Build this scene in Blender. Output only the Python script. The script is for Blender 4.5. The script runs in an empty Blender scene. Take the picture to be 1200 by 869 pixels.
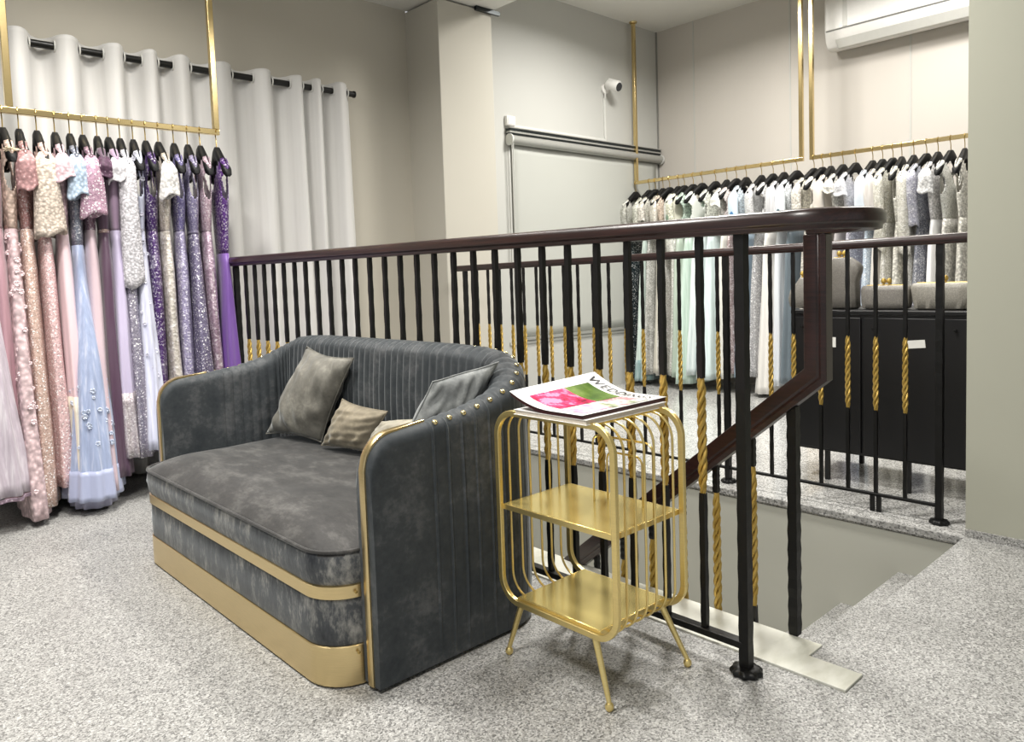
import bpy, math, random
import numpy as np
from mathutils import Vector, Matrix
PI = math.pi
C = bpy.context.scene.collection
rnd = random.Random(7)

# ------------------------------------------------------------------ helpers
def lin(c):
    return tuple(((v/12.92) if v <= .04045 else ((v+.055)/1.055)**2.4) for v in c)

class NT:
    def __init__(s, name):
        s.m = bpy.data.materials.new(name); s.m.use_nodes = True
        s.t = s.m.node_tree; s.b = s.t.nodes['Principled BSDF']
        s.tc = s.t.nodes.new('ShaderNodeTexCoord')
    def n(s, kind, **kw):
        o = s.t.nodes.new(kind)
        for k, v in kw.items():
            if k in o.inputs.keys(): o.inputs[k].default_value = v
            else: setattr(o, k, v)
        return o
    def l(s, a, b): s.t.links.new(a, b)
    def coord(s, scale=(1, 1, 1), which='Object'):
        mp = s.n('ShaderNodeMapping'); mp.inputs['Scale'].default_value = scale
        s.l(s.tc.outputs[which], mp.inputs['Vector']); return mp.outputs['Vector']
    def noise(s, scale, detail=3, rough=.55, vec=None):
        o = s.n('ShaderNodeTexNoise'); o.inputs['Scale'].default_value = scale
        o.inputs['Detail'].default_value = detail; o.inputs['Roughness'].default_value = rough
        s.l(vec if vec else s.coord(), o.inputs['Vector']); return o
    def voro(s, scale, vec=None, feature='F1'):
        o = s.n('ShaderNodeTexVoronoi'); o.feature = feature; o.inputs['Scale'].default_value = scale
        s.l(vec if vec else s.coord(), o.inputs['Vector']); return o
    def ramp(s, src, stops):
        o = s.n('ShaderNodeValToRGB'); e = o.color_ramp.elements
        while len(e) > 1: e.remove(e[0])
        e[0].position = stops[0][0]; e[0].color = (*stops[0][1], 1)
        for p, c in stops[1:]:
            q = e.new(p); q.color = (*c, 1)
        s.l(src, o.inputs['Fac']); return o.outputs['Color']
    def mix(s, fac, a, b):
        o = s.n('ShaderNodeMix'); o.data_type = 'RGBA'
        for i, v in ((6, a), (7, b)):
            if isinstance(v, tuple): o.inputs[i].default_value = (*v, 1)
            else: s.l(v, o.inputs[i])
        if isinstance(fac, (int, float)): o.inputs[0].default_value = fac
        else: s.l(fac, o.inputs[0])
        return o.outputs[2]
    def bump(s, h, strength=.3, dist=.002):
        o = s.n('ShaderNodeBump'); o.inputs['Strength'].default_value = strength
        o.inputs['Distance'].default_value = dist; s.l(h, o.inputs['Height'])
        s.l(o.outputs['Normal'], s.b.inputs['Normal'])
    def set(s, color=None, rough=None, metal=None, **kw):
        if color is not None:
            if isinstance(color, tuple): s.b.inputs['Base Color'].default_value = (*color, 1)
            else: s.l(color, s.b.inputs['Base Color'])
        if rough is not None:
            if isinstance(rough, (int, float)): s.b.inputs['Roughness'].default_value = rough
            else: s.l(rough, s.b.inputs['Roughness'])
        if metal is not None: s.b.inputs['Metallic'].default_value = metal
        for k, v in kw.items(): s.b.inputs[k.replace('_', ' ')].default_value = v
        return s

def plain(name, c, rough=.5, metal=0, vary=.06, scale=30, **kw):
    n = NT(name); c = lin(c)
    no = n.noise(scale)
    a = tuple(min(1, v*(1+vary)) for v in c); b = tuple(v*(1-vary) for v in c)
    n.set(n.mix(no.outputs['Fac'], b, a), rough, metal, **kw)
    return n.m

class MB:
    def __init__(s): s.v = []; s.f = []
    def add(s, vs, fs):
        o = len(s.v); s.v += [tuple(p) for p in vs]; s.f += [tuple(i+o for i in f) for f in fs]; return s
    def box(s, a, b):
        (x0, y0, z0), (x1, y1, z1) = a, b
        vs = [(x0,y0,z0),(x1,y0,z0),(x1,y1,z0),(x0,y1,z0),(x0,y0,z1),(x1,y0,z1),(x1,y1,z1),(x0,y1,z1)]
        return s.add(vs, [(3,2,1,0),(4,5,6,7),(0,1,5,4),(1,2,6,5),(2,3,7,6),(3,0,4,7)])
    def loft(s, rings, close=True, cap0=True, cap1=True):
        n = len(rings[0]); vs = [p for r in rings for p in r]; fs = []
        for i in range(len(rings)-1):
            for j in range(n if close else n-1):
                k = (j+1) % n
                fs.append((i*n+j, i*n+k, (i+1)*n+k, (i+1)*n+j))
        if close and cap0: fs.append(tuple(reversed(range(n))))
        if close and cap1: fs.append(tuple((len(rings)-1)*n+j for j in range(n)))
        return s.add(vs, fs)
    def tube(s, path, r, n=8, closed=False, cap=True):
        P = [Vector(p) for p in path]; N = len(P); rings = []
        prev = None
        for i, p in enumerate(P):
            if closed: t = (P[(i+1) % N]-P[i-1]).normalized()
            else: t = (P[min(i+1, N-1)]-P[max(i-1, 0)]).normalized()
            if prev is None:
                a = Vector((0,0,1)) if abs(t.z) < .9 else Vector((1,0,0))
                u = t.cross(a).normalized()
            else:
                u = (prev - t*prev.dot(t)).normalized()
            prev = u; w = t.cross(u)
            rr = r[i] if isinstance(r, (list, tuple)) else r
            rings.append([p+(u*math.cos(2*PI*k/n)+w*math.sin(2*PI*k/n))*rr for k in range(n)])
        if closed: rings.append(rings[0]); return s.loft(rings, cap0=False, cap1=False)
        return s.loft(rings, cap0=cap, cap1=cap)
    def sweep(s, path, prof, up=(0,0,1), closed=False, cap=True):
        # prof: list of (side, up) offsets, mitred in the plane of the path
        P = [Vector(p) for p in path]; N = len(P); rings = []
        for i, p in enumerate(P):
            a = (P[i]-P[i-1]).normalized() if (i > 0 or closed) else None
            b = (P[(i+1) % N]-P[i]).normalized() if (i < N-1 or closed) else None
            a = a or b; b = b or a
            t = (a+b).normalized(); U = Vector(up)
            sd = t.cross(U).normalized(); uu = sd.cross(t).normalized()
            k = 1/max(.5, math.sqrt(max(.01, (1+a.dot(b))/2)))
            flat = abs(a.cross(b).dot(U)) > abs(a.cross(b).dot(sd))
            rings.append([p+sd*x*(k if flat else 1)+uu*y*(1 if flat else k) for x, y in prof])
        if closed: rings.append(rings[0]); return s.loft(rings, cap0=False, cap1=False)
        return s.loft(rings, cap0=cap, cap1=cap)
    def lathe(s, prof, c=(0,0,0), n=24):
        rings = [[(c[0]+r*math.cos(2*PI*k/n), c[1]+r*math.sin(2*PI*k/n), c[2]+z) for k in range(n)] for r, z in prof]
        return s.loft(rings)
    def build(s, name, mat, parent=None, smooth=True, angle=40, bevel=0, seg=2, loc=None, solid=0):
        me = bpy.data.meshes.new(name); me.from_pydata(s.v, [], s.f); me.validate(); me.update()
        o = bpy.data.objects.new(name, me); C.objects.link(o)
        for m in (mat if isinstance(mat, list) else [mat]): me.materials.append(m)
        if parent: o.parent = parent
        if loc: o.location = loc
        import bmesh
        bm = bmesh.new(); bm.from_mesh(me); bmesh.ops.recalc_face_normals(bm, faces=bm.faces)
        for f in bm.faces: f.smooth = smooth
        if smooth:
            for e in bm.edges:
                if len(e.link_faces) == 2 and e.calc_face_angle(0) > math.radians(angle): e.smooth = False
        bm.to_mesh(me); bm.free()
        if solid:
            md = o.modifiers.new('thickness', 'SOLIDIFY'); md.thickness = solid
        if bevel:
            md = o.modifiers.new('bevel', 'BEVEL'); md.width = bevel; md.segments = seg; md.limit_method = 'ANGLE'
            md.angle_limit = math.radians(35)
        return o

def tag(o, label, cat, group=None):
    o['label'] = label; o['category'] = cat
    if group: o['group'] = group
    return o
def thing(name, label, cat, loc=(0,0,0), rz=0, group=None):
    o = bpy.data.objects.new(name, None); C.objects.link(o); o.location = loc; o.rotation_euler = (0,0,rz)
    o.empty_display_size = .05
    return tag(o, label, cat, group)
def struct(o): o['kind'] = 'structure'; return o
def copy_tree(o, parent=None):
    c = o.copy(); C.objects.link(c)
    if parent: c.parent = parent
    for ch in list(o.children): copy_tree(ch, c)
    return c
def arc(cx, cy, r, a0, a1, n):
    return [(cx+r*math.cos(math.radians(a0+(a1-a0)*i/n)), cy+r*math.sin(math.radians(a0+(a1-a0)*i/n))) for i in range(n+1)]
def rrect(x0, y0, x1, y1, r, n=6):
    return arc(x1-r, y0+r, r, -90, 0, n)+arc(x1-r, y1-r, r, 0, 90, n)+arc(x0+r, y1-r, r, 90, 180, n)+arc(x0+r, y0+r, r, 180, 270, n)
def smoothstep(a, b, x):
    t = min(1, max(0, (x-a)/(b-a))); return t*t*(3-2*t)
def interp(x, xs, ys): return float(np.interp(x, xs, ys))

# ------------------------------------------------------------------ materials
def wall_mat(name, c, bump=.05):
    n = NT(name); c = lin(c)
    big = n.noise(1.3, 2); fine = n.noise(220, 3)
    a = tuple(v*1.03 for v in c); b = tuple(v*.96 for v in c)
    n.set(n.mix(big.outputs['Fac'], b, a), .75, 0, Specular_IOR_Level=.25)
    n.bump(fine.outputs['Fac'], bump, .001); return n.m
M = {}
M['wall'] = wall_mat('greige_wall_paint', (.735,.715,.665))
M['column'] = wall_mat('column_paint', (.74,.725,.68))
M['wall_cool'] = wall_mat('pale_grey_wall_paint', (.735,.735,.715))
M['panel'] = wall_mat('pale_wall_panel', (.755,.735,.705))
M['sage'] = wall_mat('sage_grey_paint', (.655,.655,.60))
M['well'] = wall_mat('stairwell_paint', (.70,.70,.66))
M['ceiling'] = wall_mat('ceiling_paint', (.86,.855,.83))

def terrazzo(name, light, scale, rough, tile=None, polish=False):
    n = NT(name); vec = n.coord()
    v1 = n.voro(scale, vec); v2 = n.voro(scale*1.9, vec); big = n.noise(.9, 3, .5, vec); stain = n.noise(5, 4, .6, vec)
    sep = n.n('ShaderNodeSeparateColor'); n.l(v1.outputs['Color'], sep.inputs[0])
    sep2 = n.n('ShaderNodeSeparateColor'); n.l(v2.outputs['Color'], sep2.inputs[0])
    L = lin((light,)*3)[0]
    c1 = n.ramp(sep.outputs[0], [(0,(L*.10,L*.10,L*.10)),(.18,(L*.34,L*.335,L*.33)),(.36,(L*.80,L*.80,L*.77)),(.72,(L*1.1,L*1.09,L*1.05)),(1,(min(1,L*1.75),min(1,L*1.75),min(1,L*1.7)))])
    c2 = n.ramp(sep2.outputs[1], [(0,(L*.25,L*.25,L*.25)),(.3,(L*.75,L*.74,L*.70)),(1,(min(1,L*1.3),min(1,L*1.28),min(1,L*1.22)))])
    col = n.mix(.30, c1, c2)
    f = n.ramp(big.outputs['Fac'], [(.3,(.93,.93,.93)),(.7,(1.03,1.03,1.03))])
    mul = n.n('ShaderNodeMix'); mul.data_type = 'RGBA'; mul.blend_type = 'MULTIPLY'; mul.inputs[0].default_value = 1
    n.l(col, mul.inputs[6]); n.l(f, mul.inputs[7]); col = mul.outputs[2]
    if tile:
        br = n.n('ShaderNodeTexBrick'); br.offset = 0
        br.inputs['Scale'].default_value = 1; br.inputs['Mortar Size'].default_value = .0025
        br.inputs['Brick Width'].default_value = tile; br.inputs['Row Height'].default_value = tile
        n.l(vec, br.inputs['Vector'])
        col = n.mix(br.outputs['Fac'], col, (L*.5, L*.5, L*.48))
    r = n.ramp(stain.outputs['Fac'], [(.3,(rough*.8,)*3),(.75,(min(1,rough*1.2),)*3)])
    n.set(col, r, 0, Specular_IOR_Level=.5); return n.m
M['floor'] = terrazzo('speckled_grey_terrazzo', .625, 250, .5)
M['floor_far'] = terrazzo('polished_terrazzo_tile', .74, 190, .12, tile=.62)

def marble():
    n = NT('white_sill_marble'); vec = n.coord((1, 2.2, 1))
    a = n.noise(3.5, 6, .62, vec)
    c = n.ramp(a.outputs['Fac'], [(.38,lin((.74,.74,.69))),(.50,lin((.81,.81,.77))),(.7,lin((.84,.84,.80)))])
    n.set(c, .3, 0); return n.m
M['marble'] = marble()

def gold(name, c=(.83,.66,.30), rough=.24, brushed=0, metal=1):
    n = NT(name)
    vec = n.coord((1,1,40) if not brushed else (40,1,1))
    no = n.noise(18, 3, .5, vec); c = lin(c)
    col = n.mix(no.outputs['Fac'], tuple(v*.86 for v in c), tuple(min(1, v*1.1) for v in c))
    n.set(col, rough, metal); n.bump(no.outputs['Fac'], .04, .0006); return n.m
M['gold_rack'] = gold('brass_rack_bar', (.88,.79,.58), .22)
M['gold_sofa'] = gold('satin_gold_trim', (.86,.775,.585), .30)
M['gold_table'] = gold('gold_wire_paint', (.93,.84,.57), .30, 0, .9)
M['gold_shelf'] = gold('gold_shelf_sheet', (.94,.86,.56), .20, 1, .78)
M['gold_twist'] = plain('gold_twist_paint', (.74,.62,.32), .36, .6, .15, 90)
M['gold_stud'] = plain('pale_gold_stud', (.86,.80,.62), .25, 1, .05)
M['gold_hook'] = plain('hanger_hook_gold', (.74,.64,.40), .28, 1, .05)
def iron():
    n = NT('black_hammered_iron'); no = n.noise(60, 3)
    n.set(n.mix(no.outputs['Fac'], lin((.024,.024,.023)), lin((.046,.046,.044))), .45, 0, Specular_IOR_Level=.35); n.bump(no.outputs['Fac'], .25, .003); return n.m
M['iron'] = iron()
def wood():
    n = NT('dark_mahogany_rail'); vec = n.coord((30, 1.2, 30)); no = n.noise(5, 5, .6, vec)
    n.set(n.ramp(no.outputs['Fac'], [(.3,lin((.10,.055,.052))),(.55,lin((.165,.088,.08))),(.75,lin((.225,.125,.11)))]), .3, 0, Coat_Weight=.2, Coat_Roughness=.2)
    return n.m
M['wood'] = wood()
def velvet(name, dark, mid, light, scale=7, stretch=(1,1,1)):
    n = NT(name); vec = n.coord(stretch)
    a = n.noise(scale, 6, .68, vec); b = n.noise(scale*9, 3, .6, vec)
    m = n.n('ShaderNodeMath', operation='MULTIPLY_ADD'); n.l(b.outputs['Fac'], m.inputs[0]); m.inputs[1].default_value = .3
    n.l(a.outputs['Fac'], m.inputs[2])
    col = n.ramp(m.outputs[0], [(.45,lin(dark)),(.66,lin(mid)),(.86,lin(light))])
    n.set(col, .62, 0, Sheen_Weight=.4, Sheen_Roughness=.35, Specular_IOR_Level=.25)
    n.b.inputs['Sheen Tint'].default_value = (.75,.80,.82,1)
    n.bump(b.outputs['Fac'], .12, .002); return n.m
M['velvet'] = velvet('charcoal_velvet', (.165,.185,.20), (.225,.24,.25), (.35,.355,.36))
M['velvet_front'] = velvet('crushed_charcoal_velvet', (.17,.18,.20), (.28,.29,.30), (.58,.575,.555), 11, (1,1.6,.6))
M['velvet_seat'] = velvet('seat_velvet', (.175,.172,.17), (.235,.23,.225), (.35,.345,.335), 6, (2.2,1,1))
M['pillow_grey'] = velvet('grey_cushion_velvet', (.37,.365,.34), (.45,.44,.41), (.58,.57,.53), 8)
M['pillow_taupe'] = velvet('taupe_cushion_velvet', (.46,.43,.37), (.54,.505,.435), (.65,.61,.53), 8)
M['pillow_slate'] = velvet('slate_cushion_velvet', (.40,.41,.41), (.52,.53,.525), (.68,.69,.68), 8)
M['pillow_sand'] = velvet('sand_cushion_velvet', (.53,.51,.46), (.60,.58,.52), (.70,.68,.62), 8)
M['hanger'] = plain('black_velvet_hanger', (.03,.03,.036), .55, 0, .1, Specular_IOR_Level=.3)
M['blackrod'] = plain('black_curtain_rod', (.09,.09,.085), .35, .3)
M['white_plastic'] = plain('white_plastic', (.89,.885,.87), .38)
M['offwhite'] = plain('off_white_plastic', (.80,.80,.78), .4)
M['lens'] = plain('dark_lens_glass', (.13,.14,.16), .12)
M['blind_tube'] = plain('grey_blind_tube', (.63,.63,.61), .35, .25)
M['dark_metal'] = plain('dark_blind_rail', (.15,.17,.175), .3, .5)
M['blind'] = wall_mat('grey_blind_fabric', (.70,.705,.68), .1)
M['cab'] = plain('black_lacquer_cabinet', (.045,.045,.055), .45, 0, .12, 12)
M['paper'] = plain('white_paper', (.93,.925,.91), .55, 0, .02)
M['tape'] = plain('white_tape_label', (.88,.88,.86), .5)
M['bag'] = NT('grey_glitter_clutch').m
def bagmat(name, c):
    n = NT(name); v = n.voro(420); sep = n.n('ShaderNodeSeparateColor'); n.l(v.outputs['Color'], sep.inputs[0]); c = lin(c)
    n.set(n.ramp(sep.outputs[0], [(0,tuple(x*.8 for x in c)),(.6,c),(1,tuple(min(1,x*1.3) for x in c))]), .45, .1); n.bump(v.outputs['Distance'], .3, .002); return n.m
M['bag'] = bagmat('grey_glitter_clutch', (.50,.485,.46))
M['bag_pale'] = bagmat('pale_pleated_clutch', (.58,.565,.53))
M['bag_dark'] = bagmat('taupe_glitter_bag', (.44,.425,.40))

def curtain_mat():
    n = NT('white_sheer_curtain'); vec = n.coord((1,1,.02)); no = n.noise(60, 2, .5, vec)
    n.set(n.mix(no.outputs['Fac'], lin((.85,.845,.83)), lin((.90,.895,.885))), .7, 0, Sheen_Weight=.2)
    tr = n.n('ShaderNodeBsdfTranslucent'); tr.inputs['Color'].default_value = (*lin((.85,.845,.83)), 1)
    mx = n.n('ShaderNodeMixShader'); mx.inputs[0].default_value = .22
    out = n.t.nodes['Material Output']
    n.l(n.b.outputs[0], mx.inputs[1]); n.l(tr.outputs[0], mx.inputs[2]); n.l(mx.outputs[0], out.inputs['Surface'])
    return n.m
M['curtain'] = curtain_mat()

FAB = {}
def fabric(kind, c, scale=1.0):
    key = (kind, tuple(round(v, 3) for v in c), scale)
    if key in FAB: return FAB[key]
    n = NT('%s_fabric' % kind); L = lin(c)
    dk = lambda k: tuple(v*k for v in L)
    lt = lambda k: tuple(v+(1-v)*k for v in L)
    if kind == 'sequin':
        v = n.voro(150*scale); sep = n.n('ShaderNodeSeparateColor'); n.l(v.outputs['Color'], sep.inputs[0])
        w = n.noise(13, 4, .6)
        c1 = n.ramp(sep.outputs[0], [(0,dk(.42)),(.3,dk(.8)),(.62,L),(.86,lt(.4)),(1,lt(.9))])
        c2 = n.ramp(w.outputs['Fac'], [(.35,dk(.62)),(.52,L),(.66,lt(.4))])
        n.set(n.mix(.38, c1, c2), .36, .25); n.bump(v.outputs['Distance'], .5, .004)
    elif kind == 'glitter':
        v = n.voro(190*scale); sep = n.n('ShaderNodeSeparateColor'); n.l(v.outputs['Color'], sep.inputs[0])
        c1 = n.ramp(sep.outputs[0], [(0,dk(.6)),(.6,L),(.86,lt(.1)),(.94,lt(.9)),(1,(1,1,1))])
        n.set(c1, .4, .2); n.bump(v.outputs['Distance'], .3, .003)
    elif kind == 'lace':
        v = n.voro(75*scale, feature='SMOOTH_F1'); w = n.noise(60*scale, 4, .7)
        m = n.n('ShaderNodeMath', operation='MULTIPLY_ADD'); n.l(w.outputs['Fac'], m.inputs[0]); m.inputs[1].default_value = .7
        n.l(v.outputs['Distance'], m.inputs[2])
        c1 = n.ramp(m.outputs[0], [(.35,lt(.45)),(.58,L),(.78,dk(.72)),(.98,dk(.5))])
        n.set(c1, .6, 0); n.bump(m.outputs[0], .5, .006)
    elif kind == 'tulle':
        vec = n.coord((1,1,.05)); w = n.noise(55, 3, .6, vec)
        n.set(n.ramp(w.outputs['Fac'], [(.3,dk(.8)),(.52,L),(.72,lt(.3))]), .7, 0, Sheen_Weight=.3)
    else:
        vec = n.coord((1,1,.06)); w = n.noise(30, 2, .5, vec)
        n.set(n.mix(w.outputs['Fac'], dk(.88), lt(.08)), .38, 0, Sheen_Weight=.25)
    FAB[key] = n.m; return n.m

# ------------------------------------------------------------------ the setting
YW, YB, XR = 4.36, 4.262, 5.978          # curtain wall, blind wall, far panelled wall
ZN, ZF = 2.87, 3.229                     # near and far ceilings
SX0, SXM, SX1 = 1.723, 1.823, 1.902      # marble stair kerb
WX, WY = 3.025, .855                     # stairwell far wall, top nosing
OUT = -3.2
b = MB(); b.box((OUT, OUT, -.14), (SX0, YW, 0)); b.box((SX0, OUT, -.14), (3.06, .73, 0)); b.box((SX0, 3.90, -.14), (WX-.0125, YW, -.0001)); b.box((SXM, .7301, -.14), (3.06, WY, 0))
b.box((SXM+.0001, WY-.12, -.139), (SX1, .866, -.0005))
struct(b.build('floor', M['floor'], bevel=0))
b = MB(); b.box((WX, WY+.0002, -.032), (XR, YB+.1, 0)); b.box((3.14, OUT, -.032), (XR, WY, 0))
struct(b.build('floor_landing', M['floor_far']))
b = MB(); b.box((WX-.012, WY+.0003, -.022), (WX-.0002, 3.899, .001)); o = b.build('trim_slab_edge', terrazzo('slab_edge_terrazzo', .60, 120, .5)); struct(o)
b = MB(); b.box((SX0+.0002, .731, -.02), (SXM-.0002, 3.899, .006)); b.box((SXM, .866, -.02), (SX1, 3.899, .0045))
struct(b.build('trim_kerb', M['marble'], bevel=.0015))
b = MB(); b.box((WX, WY+.0004, -3.0), (WX+.1, 3.899, -.0345)); struct(b.build('wall_stairwell_far', M['well']))
b = MB(); b.box((SX1-.09, .867, -3.0), (SX1-.001, 3.899, -.021)); struct(b.build('wall_stairwell_near', M['well']))
b = MB(); b.box((SX1, 3.9, -3.0), (WX, 4.0, -.141)); struct(b.build('wall_stairwell_end', M['well']))
# stair flight
st = MB(); rise, run = .189, .222
for k in range(1, 13):
    st.box((SX1+.0005, WY+.001+run*(k-1), -rise*k-.25), (WX-.0005, WY+run*k+.0009, -rise*k))
struct(st.build('stair_flight', M['floor'], smooth=False))
# walls
b = MB(); b.box((OUT, YW, 0), (3.181, YW+.1, ZN+.02)); struct(b.build('wall_curtain_side', M['wall']))
b = MB(); b.box((3.181, 4.0, -.03), (3.66, YW+.25, ZN-.012)); struct(b.build('wall_column', M['column'], bevel=.004))
b = MB(); b.box((3.66, YB, 0), (XR+.1, YB+.1, ZF)); struct(b.build('wall_blind_side', M['wall_cool']))
b = MB(); b.box((XR, -1.6, 0), (XR+.1, YB, ZF)); struct(b.build('wall_panelled', M['panel']))
for nm, y in (('trim_panel_joint', 3.863), ('trim_panel_joint_middle', 2.959), ('trim_panel_joint_right', 2.05)):
    b = MB(); b.box((XR-.004, y-.006, 0), (XR-.0003, y+.006, ZF)); struct(b.build(nm, M['wall_cool']))
b = MB(); b.box((XR-.003, -1.6, 1.70), (XR-.0002, YB-.002, 1.708)); struct(b.build('trim_panel_rail', M['wall_cool']))
b = MB(); b.box((XR-.012, YB-.012, 0), (XR-.0004, YB-.0004, ZF)); struct(b.build('trim_corner', plain('corner_seam_grey', (.52,.52,.50), .6)))
b = MB(); b.box((3.045, OUT, 0), (3.135, WY, ZN)); struct(b.build('wall_right', M['sage']))
b = MB(); b.box((3.034, OUT, 0), (3.0447, WY-.001, .028)); struct(b.build('baseboard_right', M['floor']))
b = MB(); b.box((OUT, OUT, ZN), (3.60, YW, ZN+.1)); struct(b.build('ceiling', M['ceiling']))
b = MB(); b.box((3.50, OUT, ZF), (XR+.1, YB+.1, ZF+.1)); struct(b.build('ceiling_far', M['ceiling']))
b = MB(); b.box((3.60, OUT, ZN), (3.66, YW, ZF+.05)); struct(b.build('trim_ceiling_step', M['ceiling']))
b = MB(); b.box((3.50, 4.0-.03, ZN-.03), (3.72, 4.0-.008, ZN-.002)); struct(b.build('trim_ceiling_bracket', M['dark_metal']))
# window behind the roller blind
w = MB(); w.box((3.98, YB-.012, .47), (5.95, YB-.0005, .492)); struct(w.build('trim_window_ledge', M['wall_cool']))
w = MB(); w.box((4.03, YB-.006, .492), (5.94, YB-.0006, 2.0)); struct(w.build('window_1', M['wall_cool']))

# ------------------------------------------------------------------ roller blind, conduit, security camera, switch box, air conditioner
rb = thing('roller_blind', 'grey roller blind hanging from a dark rail across the far wall', 'blind', (4.98, YB-.04, 2.05))
m = MB(); m.tube([(-.96, 0, 0), (.965, 0, 0)], .036, 20); m.build('roller_tube', M['blind_tube'], rb)
m = MB(); m.box((-.97, -.012, .066), (.97, .036, .084)); m.box((-.97, -.006, .040), (.97, .036, .052)); m.build('head_rail', M['dark_metal'], rb, bevel=.002)
m = MB(); m.box((-.972, -.010, .0521), (.972, .036, .0659)); m.build('rail_strip', M['blind_tube'], rb, bevel=.001)
m = MB(); m.box((-.975, -.016, .086), (.975, .037, .094)); m.build('rail_cover', M['blind_tube'], rb, bevel=.001)
m = MB()
gx = [-.93+1.86*i/24 for i in range(25)]
m.loft([[(x, .022+.0015*math.sin(x*9+z), z) for x in gx] for z in np.linspace(-.02, -1.53, 20)], close=False); m.build('blind_fabric', M['blind'], rb, solid=.0015)
m = MB(); m.box((-.93, .012, -1.553), (.93, .030, -1.53)); m.build('bottom_bar', M['blind_tube'], rb, bevel=.002)
m = MB(); m.tube([(-.965, -.02, .0), (-.963, -.02, -.9), (-.957, -.02, -.93), (-.950, -.02, -.9), (-.949, -.02, .0)], .0035, 6); m.build('bead_chain', M['offwhite'], rb)
for x in (-.975, .968):
    m = MB(); m.lathe([(.0, 0), (.044, 0), (.044, .014), (0, .014)], n=24)
    o = m.build('end_bracket', M['offwhite'], rb, loc=(x, 0, 0)); o.rotation_euler = (0, PI/2, 0)

cd = tag(MB().build('x', M['offwhite']) if False else (lambda mm: (mm.box((4.09, YB-.012, 2.150), (5.205, YB-.0003, 2.172)), mm.box((5.183, YB-.0125, 2.172), (5.205, YB-.0004, 2.52)), mm.build('cable_conduit', M['offwhite'], bevel=.002))[-1])(MB()),
         'white cable conduit running from the junction box up to the security camera', 'conduit')
jb = thing('junction_box', 'small white junction box on the wall above the roller blind end', 'box', (4.045, YB, 2.195))
m = MB(); m.box((-.045, -.032, -.037), (.045, -.0005, .037)); m.build('housing', M['white_plastic'], jb, bevel=.005)
m = MB(); m.box((-.036, -.036, -.028), (.036, -.0322, .028)); m.build('cover_plate', M['white_plastic'], jb, bevel=.0015)

sc = thing('security_camera', 'white security camera with dark lens mounted high on the far wall', 'camera', (5.20, YB, 2.60))
m = MB(); m.lathe([(0, 0), (.042, 0), (.045, .006), (.042, .022), (.024, .030), (0, .030)], n=28); o = m.build('wall_mount', M['white_plastic'], sc); o.rotation_euler = (PI/2, 0, 0)
m = MB(); m.tube([(0, -.028, 0), (.004, -.055, .005), (.012, -.075, .02)], [.018, .016, .015], 14); m.build('arm', M['white_plastic'], sc)
d = Vector((.02, -.90, -.36)).normalized(); p0 = Vector((-.005, -.045, .035))
m = MB(); m.tube([p0+d*t for t in (0, .004, .012, .125, .132)], [.030, .038, .042, .042, .039], 24); m.build('housing', M['white_plastic'], sc)
m = MB(); m.tube([p0+d*t for t in (.1325, .137)], [.037, .034], 24); fm = m.build('lens', M['lens'], sc)
m = MB(); m.tube([p0+d*.02+Vector((0,0,.042)), p0+d*.145+Vector((0,0,.042))], .012, 10); m.build('sun_shield', M['white_plastic'], sc)
m = MB(); m.tube([(-.01,-.02,-.03), (-.012,-.022,-.07), (-.007,-.008,-.09)], .008, 8); m.build('cable', M['offwhite'], sc)

ac = thing('air_conditioner', 'long white wall air conditioner above the right rail of dresses', 'air conditioner', (XR, 2.585, 2.63))
pr = [(-.001,.02),(-.10,0),(-.155,.012),(-.19,.06),(-.205,.13),(-.205,.36),(-.19,.385),(-.001,.39)]
m = MB(); m.loft([[(x, y, z) for x, z in pr] for y in (0, -1.5)]); m.build('housing', M['white_plastic'], ac, bevel=.008, seg=3)
m = MB(); m.box((-.211, -1.49, .135), (-.2052, -.012, .36)); m.build('front_panel', M['white_plastic'], ac, bevel=.003)
m = MB(); m.loft([[(x, y, z) for x, z in [(-.195,.062),(-.19,.055),(-.13,.004),(-.135,.001),(-.157,.006)]] for y in (-.08, -1.45)]); m.build('air_flap', M['offwhite'], ac, bevel=.001)
m = MB(); m.box((-.2095, -1.49, .128), (-.2051, -.012, .133)); m.build('seam_strip', plain('ac_seam', (.45,.45,.44), .5), ac)
m = MB(); m.box((-.2145, -.17, .14), (-.2112, -.14, .36)); m.build('trim_strip', M['offwhite'], ac, bevel=.001)

# ------------------------------------------------------------------ curtain and rod
rod = thing('curtain_rod', 'black round curtain rod high on the left wall', 'rod', (1.6, 4.29, 2.219))
m = MB(); m.tube([(-1.5, 0, 0), (1.085, 0, 0)], .0185, 16); m.build('pole', M['blackrod'], rod)
m = MB(); m.tube([(1.083, 0, 0), (1.087, 0, 0), (1.098, 0, 0), (1.100, 0, 0)], [.0195, .022, .022, .019], 16); m.build('finial', M['blackrod'], rod)
for x in (-.9, .99):
    m = MB(); m.box((x-.008, 0, -.01), (x+.008, .0695, .01)); m.box((x-.02, .064, -.04), (x+.02, .0697, .04)); m.build('bracket', M['blackrod'], rod)
mids = [.40, .61, .815, 1.032, 1.253, 1.429, 1.583, 1.814, 2.062, 2.291, 2.4126, 2.573]
cu = thing('curtain', 'white pleated eyelet curtain hanging from the black rod on the left wall', 'curtain', (1.6, 4.29, 0))
xs = np.linspace(.40, 2.665, 420)
def phase(x): return interp(x, mids+[2.70], [2*PI*i for i in range(len(mids))]+[2*PI*(len(mids)-.5)])
def amp(x): return interp(x, [.4, 1.3, 1.5, 2.1, 2.35, 2.5, 2.7], [.056, .056, .05, .056, .036, .045, .045])
rows = []
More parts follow.
